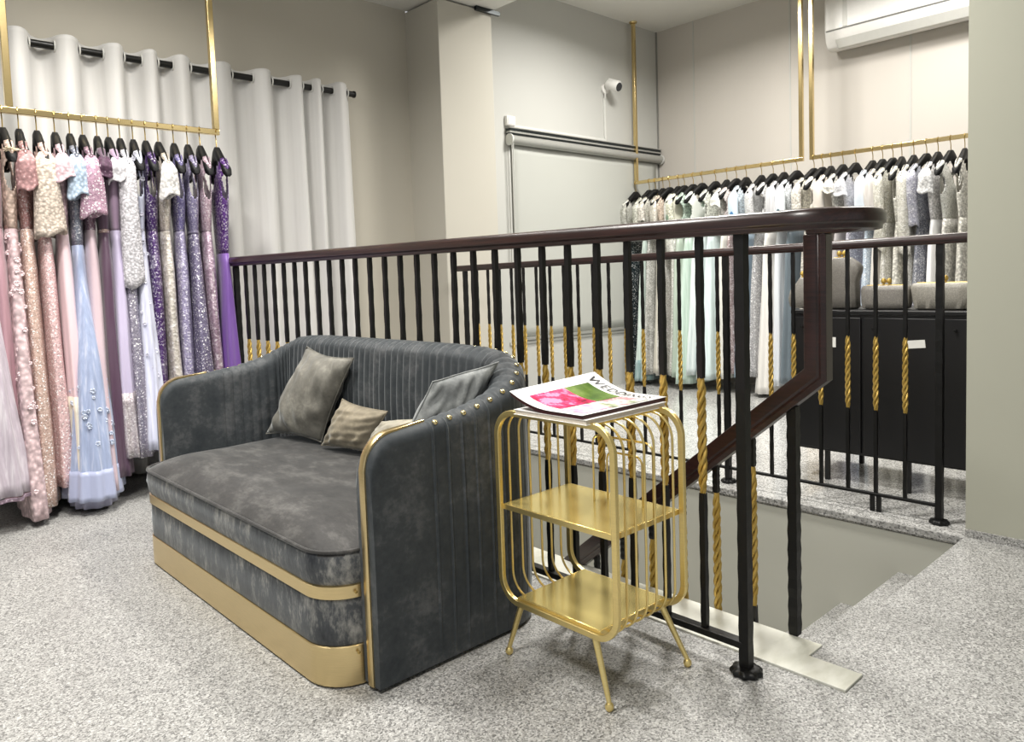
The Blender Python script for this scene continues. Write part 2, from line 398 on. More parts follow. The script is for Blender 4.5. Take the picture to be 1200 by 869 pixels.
for z in list(np.linspace(2.272, 2.16, 6))+list(np.linspace(2.10, .02, 26)):
    k = (2.272-z)/2.25; r = []
    for x in xs:
        ph = phase(x)
        c = math.cos(ph); c = math.copysign(abs(c)**.75, c)
        dx = .014*k*math.sin(ph*.37+x*5)+.012*k*(x-1.5)
        if z > 2.26: pass
        y = -(amp(x)*(1+.12*k*math.sin(3*x)))*c + .004*k*math.sin(ph*2.3+4*z)
        zz = z - (.010*(1-c)/2 if z > 2.2 else 0)
        r.append((x-1.6+dx, y, zz))
    rows.append(r)
m = MB(); m.loft(rows, close=False); m.build('drape', M['curtain'], cu, solid=.0016, angle=180)
for i in range(len(mids)-1):
    for xx in np.linspace(mids[i], mids[i+1], 60):
        pass
# eyelet rings where the cloth crosses the rod
prev = None
for x in np.linspace(.44, 2.66, 900):
    c = math.cos(phase(x))
    if prev is not None and (c > 0) != (prev > 0):
        m = MB(); m.tube([(.0015*math.cos(t), .0275*math.cos(t), .0275*math.sin(t)) for t in np.linspace(0, 2*PI, 21)[:-1]], .004, 6, closed=True)
        m.build('eyelet', M['offwhite'], cu, loc=(x-1.6, 0, 2.217))
    prev = c

# ------------------------------------------------------------------ hanging rails
def rail_frame(label, posts, bar, zc, size=.029):
    cx = sum(p[0] for p in posts)/len(posts); cy = sum(p[1] for p in posts)/len(posts)
    t = thing('clothes_rail', label, 'clothes rail', (cx, cy, 1.81), group='gold clothes rails hung from the ceiling'); h = size/2
    for x, y in posts:
        m = MB(); m.box((x-h-cx, y-h-cy, h+.0002), (x+h-cx, y+h-cy, zc-1.81-.0005)); m.build('post', M['gold_rack'], t, bevel=.0025)
        m = MB(); m.lathe([(0, zc-1.81-.014), (.032, zc-1.81-.014), (.036, zc-1.81-.006), (.036, zc-1.81-.0004), (0, zc-1.81-.0004)], (x-cx, y-cy, 0), 24); m.build('ceiling_flange', M['gold_rack'], t)
    (x0, y0), (x1, y1) = bar
    m = MB(); m.box((min(x0,x1)-h-cx, min(y0,y1)-h-cy, -h), (max(x0,x1)+h-cx, max(y0,y1)+h-cy, h)); m.build('bar', M['gold_rack'], t, bevel=.0025)
    return t
rail_frame('gold rail holding the pink and purple gowns by the curtain', [(.706, 3.948), (1.628, 3.948)], [(.2, 3.948), (1.628, 3.948)], ZN)
rail_frame('gold rail of white gowns at the far left, nearest the roller blind', [(5.559, 4.205), (5.559, 2.668)], [(5.559, 4.205), (5.559, 2.668)], ZF)
rail_frame('gold rail of white gowns at the far right, below the air conditioner', [(5.559, 2.588), (5.559, .75)], [(5.559, 2.588), (5.559, .75)], ZF)

# ------------------------------------------------------------------ gowns
def dress(spec, loc, rz, seed, zbar=1.81, lean=0.0):
    """local Y = shoulder direction, local X = thickness; z measured from the bar centre downwards"""
    R = random.Random(seed)
    hem = spec.get('hem', .1) - zbar
    bod = fabric(*spec['bodice']); sk = fabric(*spec['skirt'])
    root = thing('gown', spec['label'], 'gown', loc, rz, spec['group'])
    hr = thing('hanger', 'black hanger with gold hook holding the '+spec['short'], 'hanger', loc, rz, 'black hangers on the gold rails')
    HW = spec.get('hw', .185)
    # hanger
    def htop(q): return -.078-.137*max(0, (q-.10)/.90)**1.05
    m = MB()
    hk = [(0, .0195*math.cos(a), .0185*math.sin(a)) for a in np.linspace(PI*1.05, -.25*PI, 14)]
    hk += [(0, .004, -.030), (0, 0, -.042), (0, 0, -.092)]
    m.tube(hk, .0028, 7); m.build('hook', M['gold_hook'], hr)
    m = MB(); rings = []
    for y in np.linspace(-HW, HW, 29):
        q = abs(y)/HW
        e = 1-.55*smoothstep(.90, 1.0, q)
        th = (.0165+.0065*q*q)*e; hgt = (.026+.045*(1-q)**1.1+.026*q*q)*e; top = htop(q)-.010*smoothstep(.9, 1, q)
        bot = top-hgt; bend = .016*q*q
        rings.append([(bend-th*.55, y, bot), (bend+th*.55, y, bot), (bend+th, y, bot+.22*hgt), (bend+th, y, top-.22*hgt), (bend+th*.6, y, top), (bend-th*.6, y, top), (bend-th, y, top-.22*hgt), (bend-th, y, bot+.22*hgt)])
    m.loft(rings); m.build('hanger_arms', M['hanger'], hr, angle=60)
    # bodice
    N = 60; waist = spec.get('waist', -.53); sl = spec.get('sleeve'); nd = spec.get('neck', .15)
    T = spec.get('t', .033)
    def prof(z):
        zs = [hem, hem*.5+waist*.5, waist-.17, waist, -.40, -.33, -.27, -.215, -.165]
        fl = spec.get('flare', .17); ft = spec.get('ft', .05)
        a = [fl, .12+(fl-.12)*.55, .130, .100, .126, .140, .160, .176, .180]
        bb = [ft, T*.95+(ft-T)*.5, T*1.0, T*.74, T*1.05, T*1.08, T*1.0, T*.86, .021]
        return interp(z, zs, a), interp(z, zs, bb)
    npl = spec.get('pleats', 9); pa = spec.get('pa', .16); ph = R.uniform(0, 6)
    def ring(z, k):
        a, bb = prof(z); out = []
        low = smoothstep(waist+.03, hem, z) if z < waist else 0
        for i in range(N):
            th = 2*PI*i/N
            w = 1+pa*low*math.sin(npl*th+ph+.8*math.sin(2*th+ph)+.6*z)+.02*math.sin(5*th+9*z+ph)
            x = bb*w*math.copysign(abs(math.cos(th))**.8, math.cos(th)); y = a*(1+.45*(w-1))*math.sin(th)
            zz = z
            if z > -.28:   # the shoulder line follows the hanger
                q = min(1, abs(y)/HW); t = smoothstep(-.28, -.165, z)
                zz = z + t*(htop(q)+.006+.165)
                x += .016*q*q*t
            y += lean*(waist-z if z < waist else 0)
            out.append((x+.010*math.sin(3*z+ph)*low, y, zz))
        return out
    zb = list(np.linspace(-.165, -.40, 22))+list(np.linspace(-.415, waist, 8))
    rings = [ring(z, 0) for z in zb]
    top = [(p[0]*.3+.010, p[1], p[2]+.006) for p in rings[0]]
    m = MB(); rings = [top]+rings; zl = [-.160]+zb
    n = N; vs = [p for r in rings for p in r]; fs = []
    for i in range(len(rings)-1):
        zm = (zl[i]+zl[i+1])/2
        for j in range(n):
            k = (j+1) % n; f = (i*n+j, i*n+k, (i+1)*n+k, (i+1)*n+j)
            cy = sum(vs[q][1] for q in f)/4; cxx = sum(vs[q][0] for q in f)/4
            if sl is None and abs(cy) > .10 and ((zm+.292)/.072)**2+((cxx-.008)/.027)**2 < 1: continue      # armhole
            if abs(cy) < .122*(1-min(1, max(0, (-.165-zm)/nd))**1.3)+.002 and zm > -.165-nd: continue       # neckline
            fs.append(f)
    m.add(vs, fs); m.build('bodice', bod, root, angle=180, solid=.003)
    # skirt
    zsk = list(np.linspace(waist+.004, hem, 22))
    m = MB(); m.loft([ring(z, 1) for z in zsk], cap0=False, cap1=False); skirt = m.build('skirt', sk, root, angle=180, solid=.0025)
    if spec.get('hemband'):
        m = MB(); m.loft([[(x*1.03, y*1.015, z) for x, y, z in ring(z, 1)] for z in np.linspace(hem+spec.get('hemh', .16), hem-.004, 7)], cap0=False, cap1=False)
        m.build('hem_band', fabric(*spec['hemband']), root, angle=180, solid=.002)
    if spec.get('underskirt'):
        u = spec['underskirt']; m = MB()
        m.loft([[(x*.86, y*.82+u[2], z) for x, y, z in ring(max(z, hem), 1)] if False else [(x*.80, y*.72+u[2], z) for x, y, _ in ring(hem, 1)] for z in np.linspace(hem+.12, hem-u[1], 6)], cap0=False, cap1=False)
        m.build('underskirt', fabric(*u[0]), root, angle=180, solid=.002)
    if spec.get('belt'):
        m = MB(); m.loft([[(x*1.08, y*1.03, z) for x, y, _ in ring(waist, 0)] for z in (waist+.008, waist-.008)], cap0=False, cap1=False)
        m.build('belt', fabric(*spec['belt']), root, angle=180, solid=.003)
    if spec.get('panel'):      # open strip of another cloth on the near edge
        pass
    if sl:
        L, w0, w1, mat = sl
        for sgn in (-1, 1):
            m = MB(); rr = []
            for t in np.linspace(0, 1, 16):
                z = -.196-L*t; e = min(1, (t*L+.004)/.05)
                w = (w0+(w1-w0)*t)*(.35+.65*math.sqrt(e)); yy = sgn*(.158+.016*e-.045*t*smoothstep(.18, .45, L))
                d0 = (.020+.010*math.sin(PI*min(1, t*1.3))+(w1-w0)*.6*t)*(.4+.6*e)
                rr.append([(.012+w*math.cos(a)*(1+.05*math.sin(3*a+5*t+seed)), yy+d0*math.sin(a)*(1+.10*math.sin(4*a+seed+3*t)), z+(.010*math.sin(3*a+seed)+.012*math.cos(a))*t) for a in np.linspace(0, 2*PI, 23)[:-1]])
            m.loft(rr, cap0=True, cap1=False); so_ = m.build('sleeve', fabric(*mat), root, angle=180, solid=.002)
            if spec.get('lining') and sgn == 1:
                m = MB(); zc = -.196-L*.72; yo = .158+.016+.022
                m.loft([[(.012+.017*k*math.cos(a), yo+h-.030*smoothstep(.18,.45,L), zc+.030*k*math.sin(a)) for a in np.linspace(0, 2*PI, 19)[:-1]] for h, k in ((0, 1), (.008, .95), (.011, .6))])
                m.build('lining', fabric('satin', spec['lining']), so_)
    if spec.get('feather'):
        for sgn in (-1,):
            m = MB()
            for k in range(70):
                a = R.uniform(0, 2*PI); e = R.uniform(.1, 1.2); L = R.uniform(.02, .045)
                c0 = Vector((.01, sgn*.165, -.21)); dd = Vector((math.cos(a)*math.sin(e), sgn*.3*math.cos(e)+math.sin(a)*math.sin(e)*.6, math.cos(e)*.7))
                m.tube([c0+dd*.004, c0+dd*L*.6+Vector((0,0,.004)), c0+dd*L-Vector((0,0,.004))], [.004, .003, .0008], 5)
            m.build('feather_shoulder', fabric(*spec['feather']), root)
    if spec.get('flowers'):
        m = MB()
        for k in range(spec['flowers'][1]):
            z = spec['flowers'][2]+R.uniform(-1, 1)*spec['flowers'][3]; z = min(-.16, max(hem+.01, z)); a, bb = prof(z); th = R.uniform(PI*1.0, PI*2.0)
            c0 = Vector((bb*1.05*math.cos(th), a*1.02*math.sin(th), z)); r = R.uniform(.006, .012)
            for q in range(5):
                aa = q*2*PI/5+k
                m.tube([c0, c0+Vector((math.cos(aa)*r, -.004, math.sin(aa)*r))], [.0015, r*.55], 6)
        m.build('applique', fabric(*spec['flowers'][0]), root)['kind'] = 'stuff'
    return root

GL = 'evening gowns on the gold rail by the curtain'
sq, gl, la, tu, sa = 'sequin', 'glitter', 'lace', 'tulle', 'satin'
left = [
 (.560, dict(label='lilac grey tulle ball gown at the left edge, with wide skirt', short='lilac grey tulle ball gown', bodice=(la,(.70,.58,.62)), skirt=(tu,(.69,.65,.69)), flare=.30, ft=.13, hem=.16, hemband=(la,(.58,.50,.56)), hemh=-.02, pleats=13, pa=.12, sleeve=None)),
 (.622, dict(label='dusty mauve satin gown between the lilac tulle ball gown and the blush floral lace gown', short='dusty mauve satin gown', bodice=(sa,(.62,.47,.50)), skirt=(sa,(.66,.50,.54)), flare=.19, hem=.12)),
 (.676, dict(label='blush floral lace gown with cream feathered shoulder, beside the left gold post', short='feather-shouldered blush lace gown', bodice=(la,(.86,.76,.70)), skirt=(la,(.86,.76,.77),.7), flare=.27, ft=.055, hem=.03, feather=(sa,(.93,.86,.74)), flowers=((sa,(.93,.85,.86)),60,-1.1,.6), pa=.10)),
 (.737, dict(label='dusty rose sequin gown with rose gold glitter skirt, right of the feathered gown', short='dusty rose sequin gown', bodice=(sq,(.66,.50,.49)), skirt=(gl,(.80,.69,.64)), flare=.20, ft=.046, hem=.06, sleeve=(.17,.036,.042,(la,(.72,.55,.55))), pa=.08)),
 (.806, dict(label='blush beaded gown under a cream lace capelet sleeve', short='blush gown with the cream capelet', bodice=(la,(.88,.76,.72)), skirt=(gl,(.87,.74,.74)), flare=.18, ft=.044, hem=.13, sleeve=(.36,.040,.066,(la,(.88,.82,.76),1.3)), pa=.08)),
 (.878, dict(label='pale pink satin gown with ruffled flutter shoulder and ivory lower skirt', short='pale pink flutter-shoulder gown', bodice=(la,(.90,.78,.81)), skirt=(sa,(.89,.78,.80)), flare=.21, ft=.050, hem=.11, sleeve=(.12,.030,.058,(la,(.92,.80,.83))), hemband=(sa,(.87,.84,.77)), hemh=.42)),
 (.939, dict(label='powder blue tulle gown with silver blue floral shoulder and wide horsehair hem', short='powder blue tulle gown', bodice=(sq,(.52,.54,.60)), skirt=(tu,(.60,.65,.77)), flare=.29, ft=.125, hem=.07, waist=-.60, sleeve=(.19,.036,.046,(la,(.74,.82,.90))), hemband=(sa,(.65,.68,.80)), hemh=.13, underskirt=((sa,(.70,.70,.80)),.055,-.0), flowers=((sq,(.82,.86,.93)),46,-1.36,.16), pleats=14, pa=.10)),
 (.992, dict(label='pale mauve slim gown with a sheer mauve sequin capelet', short='mauve capelet gown', bodice=(sq,(.58,.46,.53)), skirt=(sa,(.80,.71,.74)), flare=.22, ft=.05, hem=.08, sleeve=(.27,.036,.058,(gl,(.72,.58,.66))), pa=.07)),
 (1.054, dict(label='dark plum satin gown with a beaded armhole trim', short='dark plum satin gown', bodice=(sa,(.28,.15,.26)), skirt=(sa,(.27,.12,.25)), flare=.19, ft=.048, hem=.13, sleeve=(.10,.034,.040,(la,(.34,.21,.31))), belt=(gl,(.80,.70,.66)))),
 (1.103, dict(label='lilac chiffon gown with white lace cap sleeve and silver glitter hem', short='lilac chiffon gown', bodice=(sa,(.60,.50,.60)), skirt=(sa,(.75,.71,.82)), flare=.21, ft=.05, hem=.22, sleeve=(.11,.034,.042,(la,(.92,.91,.93))), hemband=(sq,(.72,.68,.70)), hemh=.30, pa=.12)),
 (1.155, dict(label='silver white sequin long sleeve gown over a grey tulle skirt', short='silver white long sleeve gown', bodice=(sq,(.82,.82,.85)), skirt=(gl,(.60,.58,.64)), flare=.17, hem=.20, sleeve=(.60,.034,.046,(la,(.88,.87,.89),1.4)))),
 (1.214, dict(label='icy periwinkle sleeveless gown with a beaded side seam', short='icy periwinkle gown', bodice=(sa,(.78,.80,.88)), skirt=(tu,(.80,.81,.89)), flare=.24, ft=.062, hem=.24, flowers=((sq,(.90,.90,.95)),50,-.75,.6), pleats=11)),
 (1.272, dict(label='deep purple sequin sheath gown with open scooped armhole', short='deep purple sequin sheath', bodice=(sq,(.28,.17,.40)), skirt=(sq,(.29,.16,.41)), flare=.16, ft=.038, hem=.20, pa=.05)),
 (1.332, dict(label='ivory champagne sequin gown with white cap sleeve, right of the deep purple sheath', short='ivory sequin cap sleeve gown', bodice=(sq,(.80,.76,.71)), skirt=(sq,(.82,.79,.75),.6), flare=.17, ft=.04, hem=.22, sleeve=(.17,.034,.048,(la,(.93,.92,.91))), pa=.06)),
 (1.407, dict(label='lavender blue sequin sleeveless gown with deep armhole', short='lavender blue sequin gown', bodice=(sq,(.48,.45,.64)), skirt=(sq,(.60,.57,.70)), flare=.19, ft=.046, hem=.20, pa=.08)),
 (1.476, dict(label='grey violet glitter A-line gown with a narrow belt', short='grey violet glitter gown', bodice=(sq,(.56,.53,.66)), skirt=(gl,(.44,.41,.52)), flare=.24, ft=.062, hem=.20, belt=(sa,(.36,.33,.45)), pa=.10)),
 (1.540, dict(label='rose silver sequin sheath gown next to the royal purple gown', short='rose silver sequin sheath', bodice=(sq,(.74,.64,.69)), skirt=(sq,(.70,.60,.67),.7), flare=.18, ft=.036, hem=.20, pa=.05)),
 (1.626, dict(label='royal purple chiffon gown with beaded bodice, rightmost by the curtain', short='royal purple chiffon gown', bodice=(sq,(.36,.20,.50)), skirt=(sa,(.42,.24,.60)), flare=.19, ft=.085, hem=.16, waist=-.64, pleats=10, pa=.20)),
]
for i, (x, s) in enumerate(left):
    s['group'] = GL
    dress(s, (x, 3.948, 1.81), -.62*math.atan2(x, 3.948)+rnd.uniform(-.05, .05), 100+i)

GR1, GR2 = 'white gowns on the far left rail', 'white gowns on the far right rail'
W = lambda v, r=0, bl=0: (v+r, v, v+bl)
far = [
 (4.215, dict(short='dark teal black sequin gown', label='dark teal black long gown, nearest the roller blind', bodice=(sq,(.80,.80,.76)), skirt=(gl,(.10,.17,.19)), hem=.02, flare=.16, ft=.030, t=.026, pa=.06, sleeve=(.22,.034,.04,(sq,(.66,.66,.62))))),
 (4.065, dict(short='pale mint tulle gown', label='pale mint tulle gown with ivory lace top next to the dark teal gown', bodice=(la,(.86,.86,.80)), skirt=(tu,(.75,.81,.78)), hem=.05, flare=.23, ft=.06, sleeve=(.2,.034,.042,(la,(.84,.84,.79))), hemband=(tu,(.50,.60,.60)), hemh=.18)),
 (4.000, dict(short='silver grey sequin gown', label='silver grey sequin gown right of the pale mint tulle gown', bodice=(sq,(.80,.79,.74)), skirt=(sq,(.72,.72,.70)), hem=.10, sleeve=(.16,.034,.04,(la,(.88,.86,.82))))),
 (3.919, dict(short='cream pearl sheath gown', label='cream pearl sheath gown with dark open armhole', bodice=(la,(.88,.85,.79)), skirt=(sa,(.84,.82,.77)), hem=.12)),
 (3.850, dict(short='champagne beaded gown', label='champagne beaded gown beside the cream pearl sheath gown', bodice=(la,(.86,.79,.72)), skirt=(sq,(.74,.73,.70)), hem=.10, sleeve=(.24,.034,.04,(sq,(.84,.82,.77))))),
 (3.760, dict(short='crystal white long sleeve gown', label='crystal white long sleeve gown in the left half of the far left rail', bodice=(sq,(.90,.90,.87)), skirt=(sq,(.78,.78,.75)), hem=.11, sleeve=(.46,.034,.036,(sq,(.90,.90,.87))))),
 (3.700, dict(short='ivory gown with green lining', lining=(.42,.52,.42), label='ivory gown showing a sage green lining, left of the mint gown', bodice=(sa,(.88,.87,.80)), skirt=(sa,(.70,.76,.70)), hem=.10, sleeve=(.22,.036,.046,(la,(.88,.88,.80))))),
 (3.613, dict(short='mint green chiffon gown', label='mint green chiffon gown on the far left rail', bodice=(la,(.78,.86,.80)), skirt=(tu,(.78,.86,.81)), hem=.05, flare=.22, ft=.055)),
 (3.525, dict(short='white gown with round neckline', label='white gown with black round hanger gap, right of the mint chiffon gown', bodice=(sa,(.88,.90,.87)), skirt=(tu,(.86,.90,.90)), hem=.13, flare=.2)),
 (3.398, dict(short='pale aqua white tulle gown', label='pale aqua white tulle gown with soft flared skirt', bodice=(la,(.86,.87,.83)), skirt=(tu,(.83,.89,.89)), hem=.10, flare=.24, ft=.07)),
 (3.295, dict(short='ivory cap sleeve gown', label='ivory cap sleeve gown with glitter waist before the pink silver gown', bodice=(la,(.90,.89,.86)), skirt=(sa,(.87,.87,.84)), hem=.12, sleeve=(.1,.034,.045,(sa,(.92,.92,.90))))),
 (3.209, dict(short='pink silver sequin gown', label='pink silver sequin gown with short hem seen left of the dark front post', bodice=(sq,(.80,.76,.75)), skirt=(sq,(.66,.58,.58)), hem=.16, flare=.16)),
 (3.122, dict(short='sky white gown with blue lining', lining=(.10,.42,.62), label='white gown with a bright blue lining at the sleeve', bodice=(la,(.86,.91,.95)), skirt=(sa,(.62,.72,.80)), hem=.14, sleeve=(.26,.036,.046,(sa,(.82,.90,.95))))),
 (2.991, dict(short='grey silver glitter gown', label='grey silver glitter gown right of the gown with blue lining', bodice=(sq,(.80,.80,.80)), skirt=(gl,(.68,.68,.69)), hem=.16, flare=.2, sleeve=(.32,.034,.04,(sq,(.84,.84,.84))))),
 (2.895, dict(short='long plain white gown', label='long plain white gown hanging lowest, left of the black cabinet', bodice=(la,(.88,.88,.88)), skirt=(sa,(.90,.89,.87)), hem=.03, flare=.2, ft=.075)),
 (2.805, dict(short='silver mesh gown', label='silver mesh gown with sheer grey sleeve next to the long plain white gown', bodice=(gl,(.74,.74,.75)), skirt=(sa,(.84,.86,.88)), hem=.1, sleeve=(.3,.034,.05,(tu,(.78,.78,.79))))),
 (2.703, dict(short='white gown with dark teal lining', lining=(.12,.28,.33), label='white gown with dark teal sleeve lining, last on the far left rail', bodice=(la,(.90,.92,.94)), skirt=(sa,(.34,.40,.44)), hem=.12, sleeve=(.28,.036,.046,(sa,(.90,.93,.95))))),
 (2.572, dict(short='ivory floral gown', label='ivory floral gown, first on the far right rail', bodice=(la,(.88,.86,.80)), skirt=(la,(.82,.80,.76)), hem=.12, sleeve=(.2,.034,.04,(la,(.90,.88,.84))))),
 (2.508, dict(short='cream gown with gold fringe', label='cream gown with gold fringe and dark armhole, second on the far right rail', bodice=(sa,(.90,.88,.84)), skirt=(sq,(.80,.72,.56)), hem=.14)),
 (2.445, dict(short='champagne draped gown', label='champagne draped gown above the tall clutch bag', bodice=(sa,(.84,.80,.75)), skirt=(sa,(.78,.74,.70)), hem=.14, sleeve=(.24,.036,.04,(sa,(.86,.83,.79))))),
 (2.358, dict(short='pearl capped gown', label='pearl capped gown with taupe sheer body', bodice=(la,(.88,.87,.84)), skirt=(sa,(.66,.64,.64)), hem=.13, sleeve=(.09,.036,.05,(la,(.92,.91,.88))))),
 (2.268, dict(short='silver lilac sequin gown', label='silver lilac sequin gown with short fluttering sleeve', bodice=(sq,(.82,.82,.85)), skirt=(gl,(.72,.71,.76)), hem=.12, sleeve=(.12,.036,.056,(sq,(.86,.86,.88))))),
 (2.151, dict(short='ice blue gown', label='ice blue white gown with pale blue skirt on the far right rail', bodice=(la,(.88,.91,.95)), skirt=(gl,(.78,.84,.90)), hem=.12, sleeve=(.28,.036,.045,(sa,(.88,.92,.96))))),
 (2.085, dict(short='pale taupe sheer gown', label='pale taupe sheer gown right of the ice blue gown', bodice=(la,(.84,.82,.79)), skirt=(sa,(.82,.80,.77)), hem=.13, sleeve=(.3,.034,.045,(tu,(.80,.78,.76))))),
 (2.017, dict(short='ivory ribbed sequin gown', label='ivory ribbed sequin gown with long sleeve above the box clutch', bodice=(sq,(.82,.81,.76)), skirt=(sq,(.76,.75,.71)), hem=.10, sleeve=(.52,.036,.036,(sq,(.84,.83,.78))))),
 (1.960, dict(short='open shoulder ivory gown', label='open shoulder ivory pearl gown right of the ribbed sequin gown', bodice=(la,(.90,.89,.85)), skirt=(la,(.86,.85,.81)), hem=.08, flare=.2)),
 (1.884, dict(short='cream lace column gown', label='cream lace column gown with vertical bead lines', bodice=(la,(.84,.83,.79)), skirt=(sq,(.84,.83,.79)), hem=.1, sleeve=(.55,.036,.036,(sq,(.86,.85,.81))))),
 (1.805, dict(short='steel grey sequin gown', label='steel grey sequin gown, darkest on the far right rail', bodice=(sq,(.62,.63,.68)), skirt=(sq,(.50,.51,.56)), hem=.12, sleeve=(.36,.036,.04,(sq,(.66,.66,.72))))),
 (1.735, dict(short='white puff sleeve gown', label='white puff sleeve gown with plain satin skirt, right of the steel grey gown', bodice=(la,(.92,.91,.91)), skirt=(sa,(.92,.92,.92)), hem=.06, sleeve=(.16,.040,.05,(la,(.93,.93,.93))))),
 (1.660, dict(short='ivory crystal sleeveless gown', label='ivory crystal sleeveless gown with deep armhole near the right wall', bodice=(sq,(.88,.88,.85)), skirt=(la,(.84,.83,.80)), hem=.08, flare=.19)),
 (1.578, dict(short='pearl white lace gown', label='pearl white lace gown half hidden by the right wall', bodice=(la,(.88,.87,.83)), skirt=(la,(.82,.81,.77)), hem=.08)),
]
for i, (y, s) in enumerate(far):
    s['group'] = GR1 if y > 2.6 else GR2
    s.setdefault('flare', .18); s.setdefault('ft', .05)
    dress(s, (5.559, y, 1.81), PI/2+(0 if i == 0 else rnd.uniform(-.30, .12)), 300+i)

# ------------------------------------------------------------------ stair railings
def twist_mesh(z0, z1, r=.0122, turns=3.2):
    m = MB(); K = 30
    for q in range(3):
        pts = []
        for i in range(K+1):
            t = i/K; e = min(1, t*9, (1-t)*9); a = 2*PI*(turns*t+q/3); h = r*.56*(.25+.75*e)
            pts.append((h*math.cos(a), h*math.sin(a), z0+(z1-z0)*t))
        m.tube(pts, r*.47, 6)
    return m
def bar_mesh(z0, z1, w=.0105, segs=14, hammer=.0006, gap=None):
    if gap:
        m = bar_mesh(z0, gap[0]+.004, w, 8, hammer); q = bar_mesh(gap[1]-.004, z1, w, 8, hammer); m.add(q.v, q.f)
        q = bar_mesh(gap[0]-.002, gap[1]+.002, .0042, 1, 0); return m.add(q.v, q.f)
    m = MB(); rings = []
    for i in range(segs+1):
        z = z0+(z1-z0)*i/segs; k = w+hammer*(1 if i % 2 else -1)
        rings.append([(k, k, z), (-k, k, z), (-k, -k, z), (k, -k, z)])
    return m.loft(rings)
def railprof(w, h):
    a, b2 = w/2, h/2
    return [(-a*.72,-b2),(a*.72,-b2),(a*.78,-b2*.55),(a,-b2*.35),(a,b2*.35),(a*.8,b2*.85),(a*.35,b2),(-a*.35,b2),(-a*.8,b2*.85),(-a,b2*.35),(-a,-b2*.35),(-a*.78,-b2*.55)]
def flower_foot(x, y, par, r=.038):
    m = MB(); n = 48
    rg = lambda k, z: [(x+r*k*(1+.07*math.cos(9*a))*math.cos(a), y+r*k*(1+.07*math.cos(9*a))*math.sin(a), z) for a in np.linspace(0, 2*PI, n+1)[:-1]]
    m.loft([rg(.9, .0005), rg(1, .004), rg(1, .010), rg(.85, .016), rg(.5, .018)]); m.build('base_flange', M['iron'], par)

NX = 1.644
nr = thing('stair_railing', 'near black balustrade behind the sofa, its mahogany handrail curling down to the stairs', 'railing', (NX, 2.5, 0), group='balustrades round the stairwell')
O = Vector((NX, 2.5, 0))
def zr(y): return 1.107+.008*(y-.94)
path = [(0, y-2.5, zr(y)) for y in (3.868, 3.3, 2.7, 1.9, 1.2, .83)]
R_ = .131
for a in np.linspace(180, 360, 17)[1:]:
    path.append((R_+R_*math.cos(math.radians(a)), .83-2.5+R_*math.sin(math.radians(a)), 1.107))
path.append((2*R_, .895-2.5, 1.107))
m = MB(); m.sweep(path, railprof(.062, .048)); m.build('handrail', M['wood'], nr, angle=50, bevel=.002)
def rot_rail(p0, p1):   # heavier rail section for the falling flight
    return p0, p1
SXR = 1.906; dx = SXR-NX
slope = .832; zk = .722; yk = .875
m = MB(); pz = [(dx, yk-2.5, 1.083), (dx, yk-2.5, zk)]
yend = 3.2
falling = [(dx, yk-2.5, 1.083), (dx, yk-2.5, zk), (dx, yend-2.5, zk-slope*(yend-yk))]
# newel and falling rail swept as one mahogany moulding in the plane x = const
prof = [(-.019,-.030),(.019,-.030),(.021,-.016),(.017,-.010),(.021,-.004),(.021,.016),(.017,.030),(-.017,.030),(-.021,.016),(-.021,-.004),(-.017,-.010),(-.021,-.016)]
P = [Vector(p) for p in falling]; rings = []
X = Vector((1, 0, 0))
for i, p in enumerate(P):
    a = (P[i]-P[i-1]).normalized() if i else (P[1]-P[0]).normalized()
    c = (P[i+1]-P[i]).normalized() if i < 2 else a
    t = (a+c).normalized(); uu = X.cross(t).normalized(); k = 1/math.sqrt((1+a.dot(c))/2)
    rings.append([p+X*x+uu*y*k for x, y in prof])
m.loft(rings); m.build('stair_handrail', M['wood'], nr, angle=30, bevel=.0015)
nearY = [1.0553, 1.1708, 1.2797, 1.3883, 1.4991, 1.604, 1.7116, 1.8177, 1.9257, 2.0314, 2.14, 2.245, 2.3506, 2.455, 2.5606, 2.6687, 2.7706, 2.8777, 2.9827, 3.0869, 3.1899, 3.2976, 3.4036, 3.505, 3.6106, 3.7182]
bm_ = bar_mesh(.079, 1.110, .0078, 8, .0005, (.43, .733)); b0 = bm_.build('baluster', M['iron'], nr, loc=(0, nearY[0]-2.5, 0), smooth=False)
t0 = twist_mesh(.43, .733).build('twisted_collar', M['gold_twist'], b0)
for y in nearY[1:]:
    c = copy_tree(b0, nr); c.location = (0, y-2.5, 0)
    s = (zr(y)-.022)/1.086; c.scale = (1, 1, 1)
m = MB(); m.box((-.014, .945-2.5, .064), (.014, 3.835-2.5, .082)); m.build('bottom_rail', M['iron'], nr, bevel=.002)
pm = bar_mesh(.012, 1.110, .0128, 30, .0005)
for y in (.94, 3.8331):
    q = MB(); q.add([(a, b2+y-2.5, z) for a, b2, z in pm.v], pm.f); q.build('post', M['iron'], nr, smooth=False); flower_foot(0, y-2.5, nr)
# posts and balusters of the falling flight
def zrail(y): return zk-slope*(y-yk)-.034
q = bar_mesh(.0, zrail(.945)-.004, .0128, 24, .0007); q2 = MB(); q2.add([(a+dx+.004, b2+.945-2.5, z+.0048) for a, b2, z in q.v], q.f); q2.build('stair_post', M['iron'], nr, smooth=False)
ys = [1.07+.1165*k for k in range(18)]
bs = bar_mesh(-.93, 0.0, .0078, 8, .0005, (-.485, -.075)).build('stair_baluster', M['iron'], nr, loc=(dx+.012, ys[0]-2.5, zrail(ys[0])), smooth=False)
ts = twist_mesh(-.485, -.075, .0125, 4).build('twisted_collar', M['gold_twist'], bs)
for y in ys[1:]:
    c = copy_tree(bs, nr); c.location = (dx+.012, y-2.5, zrail(y))

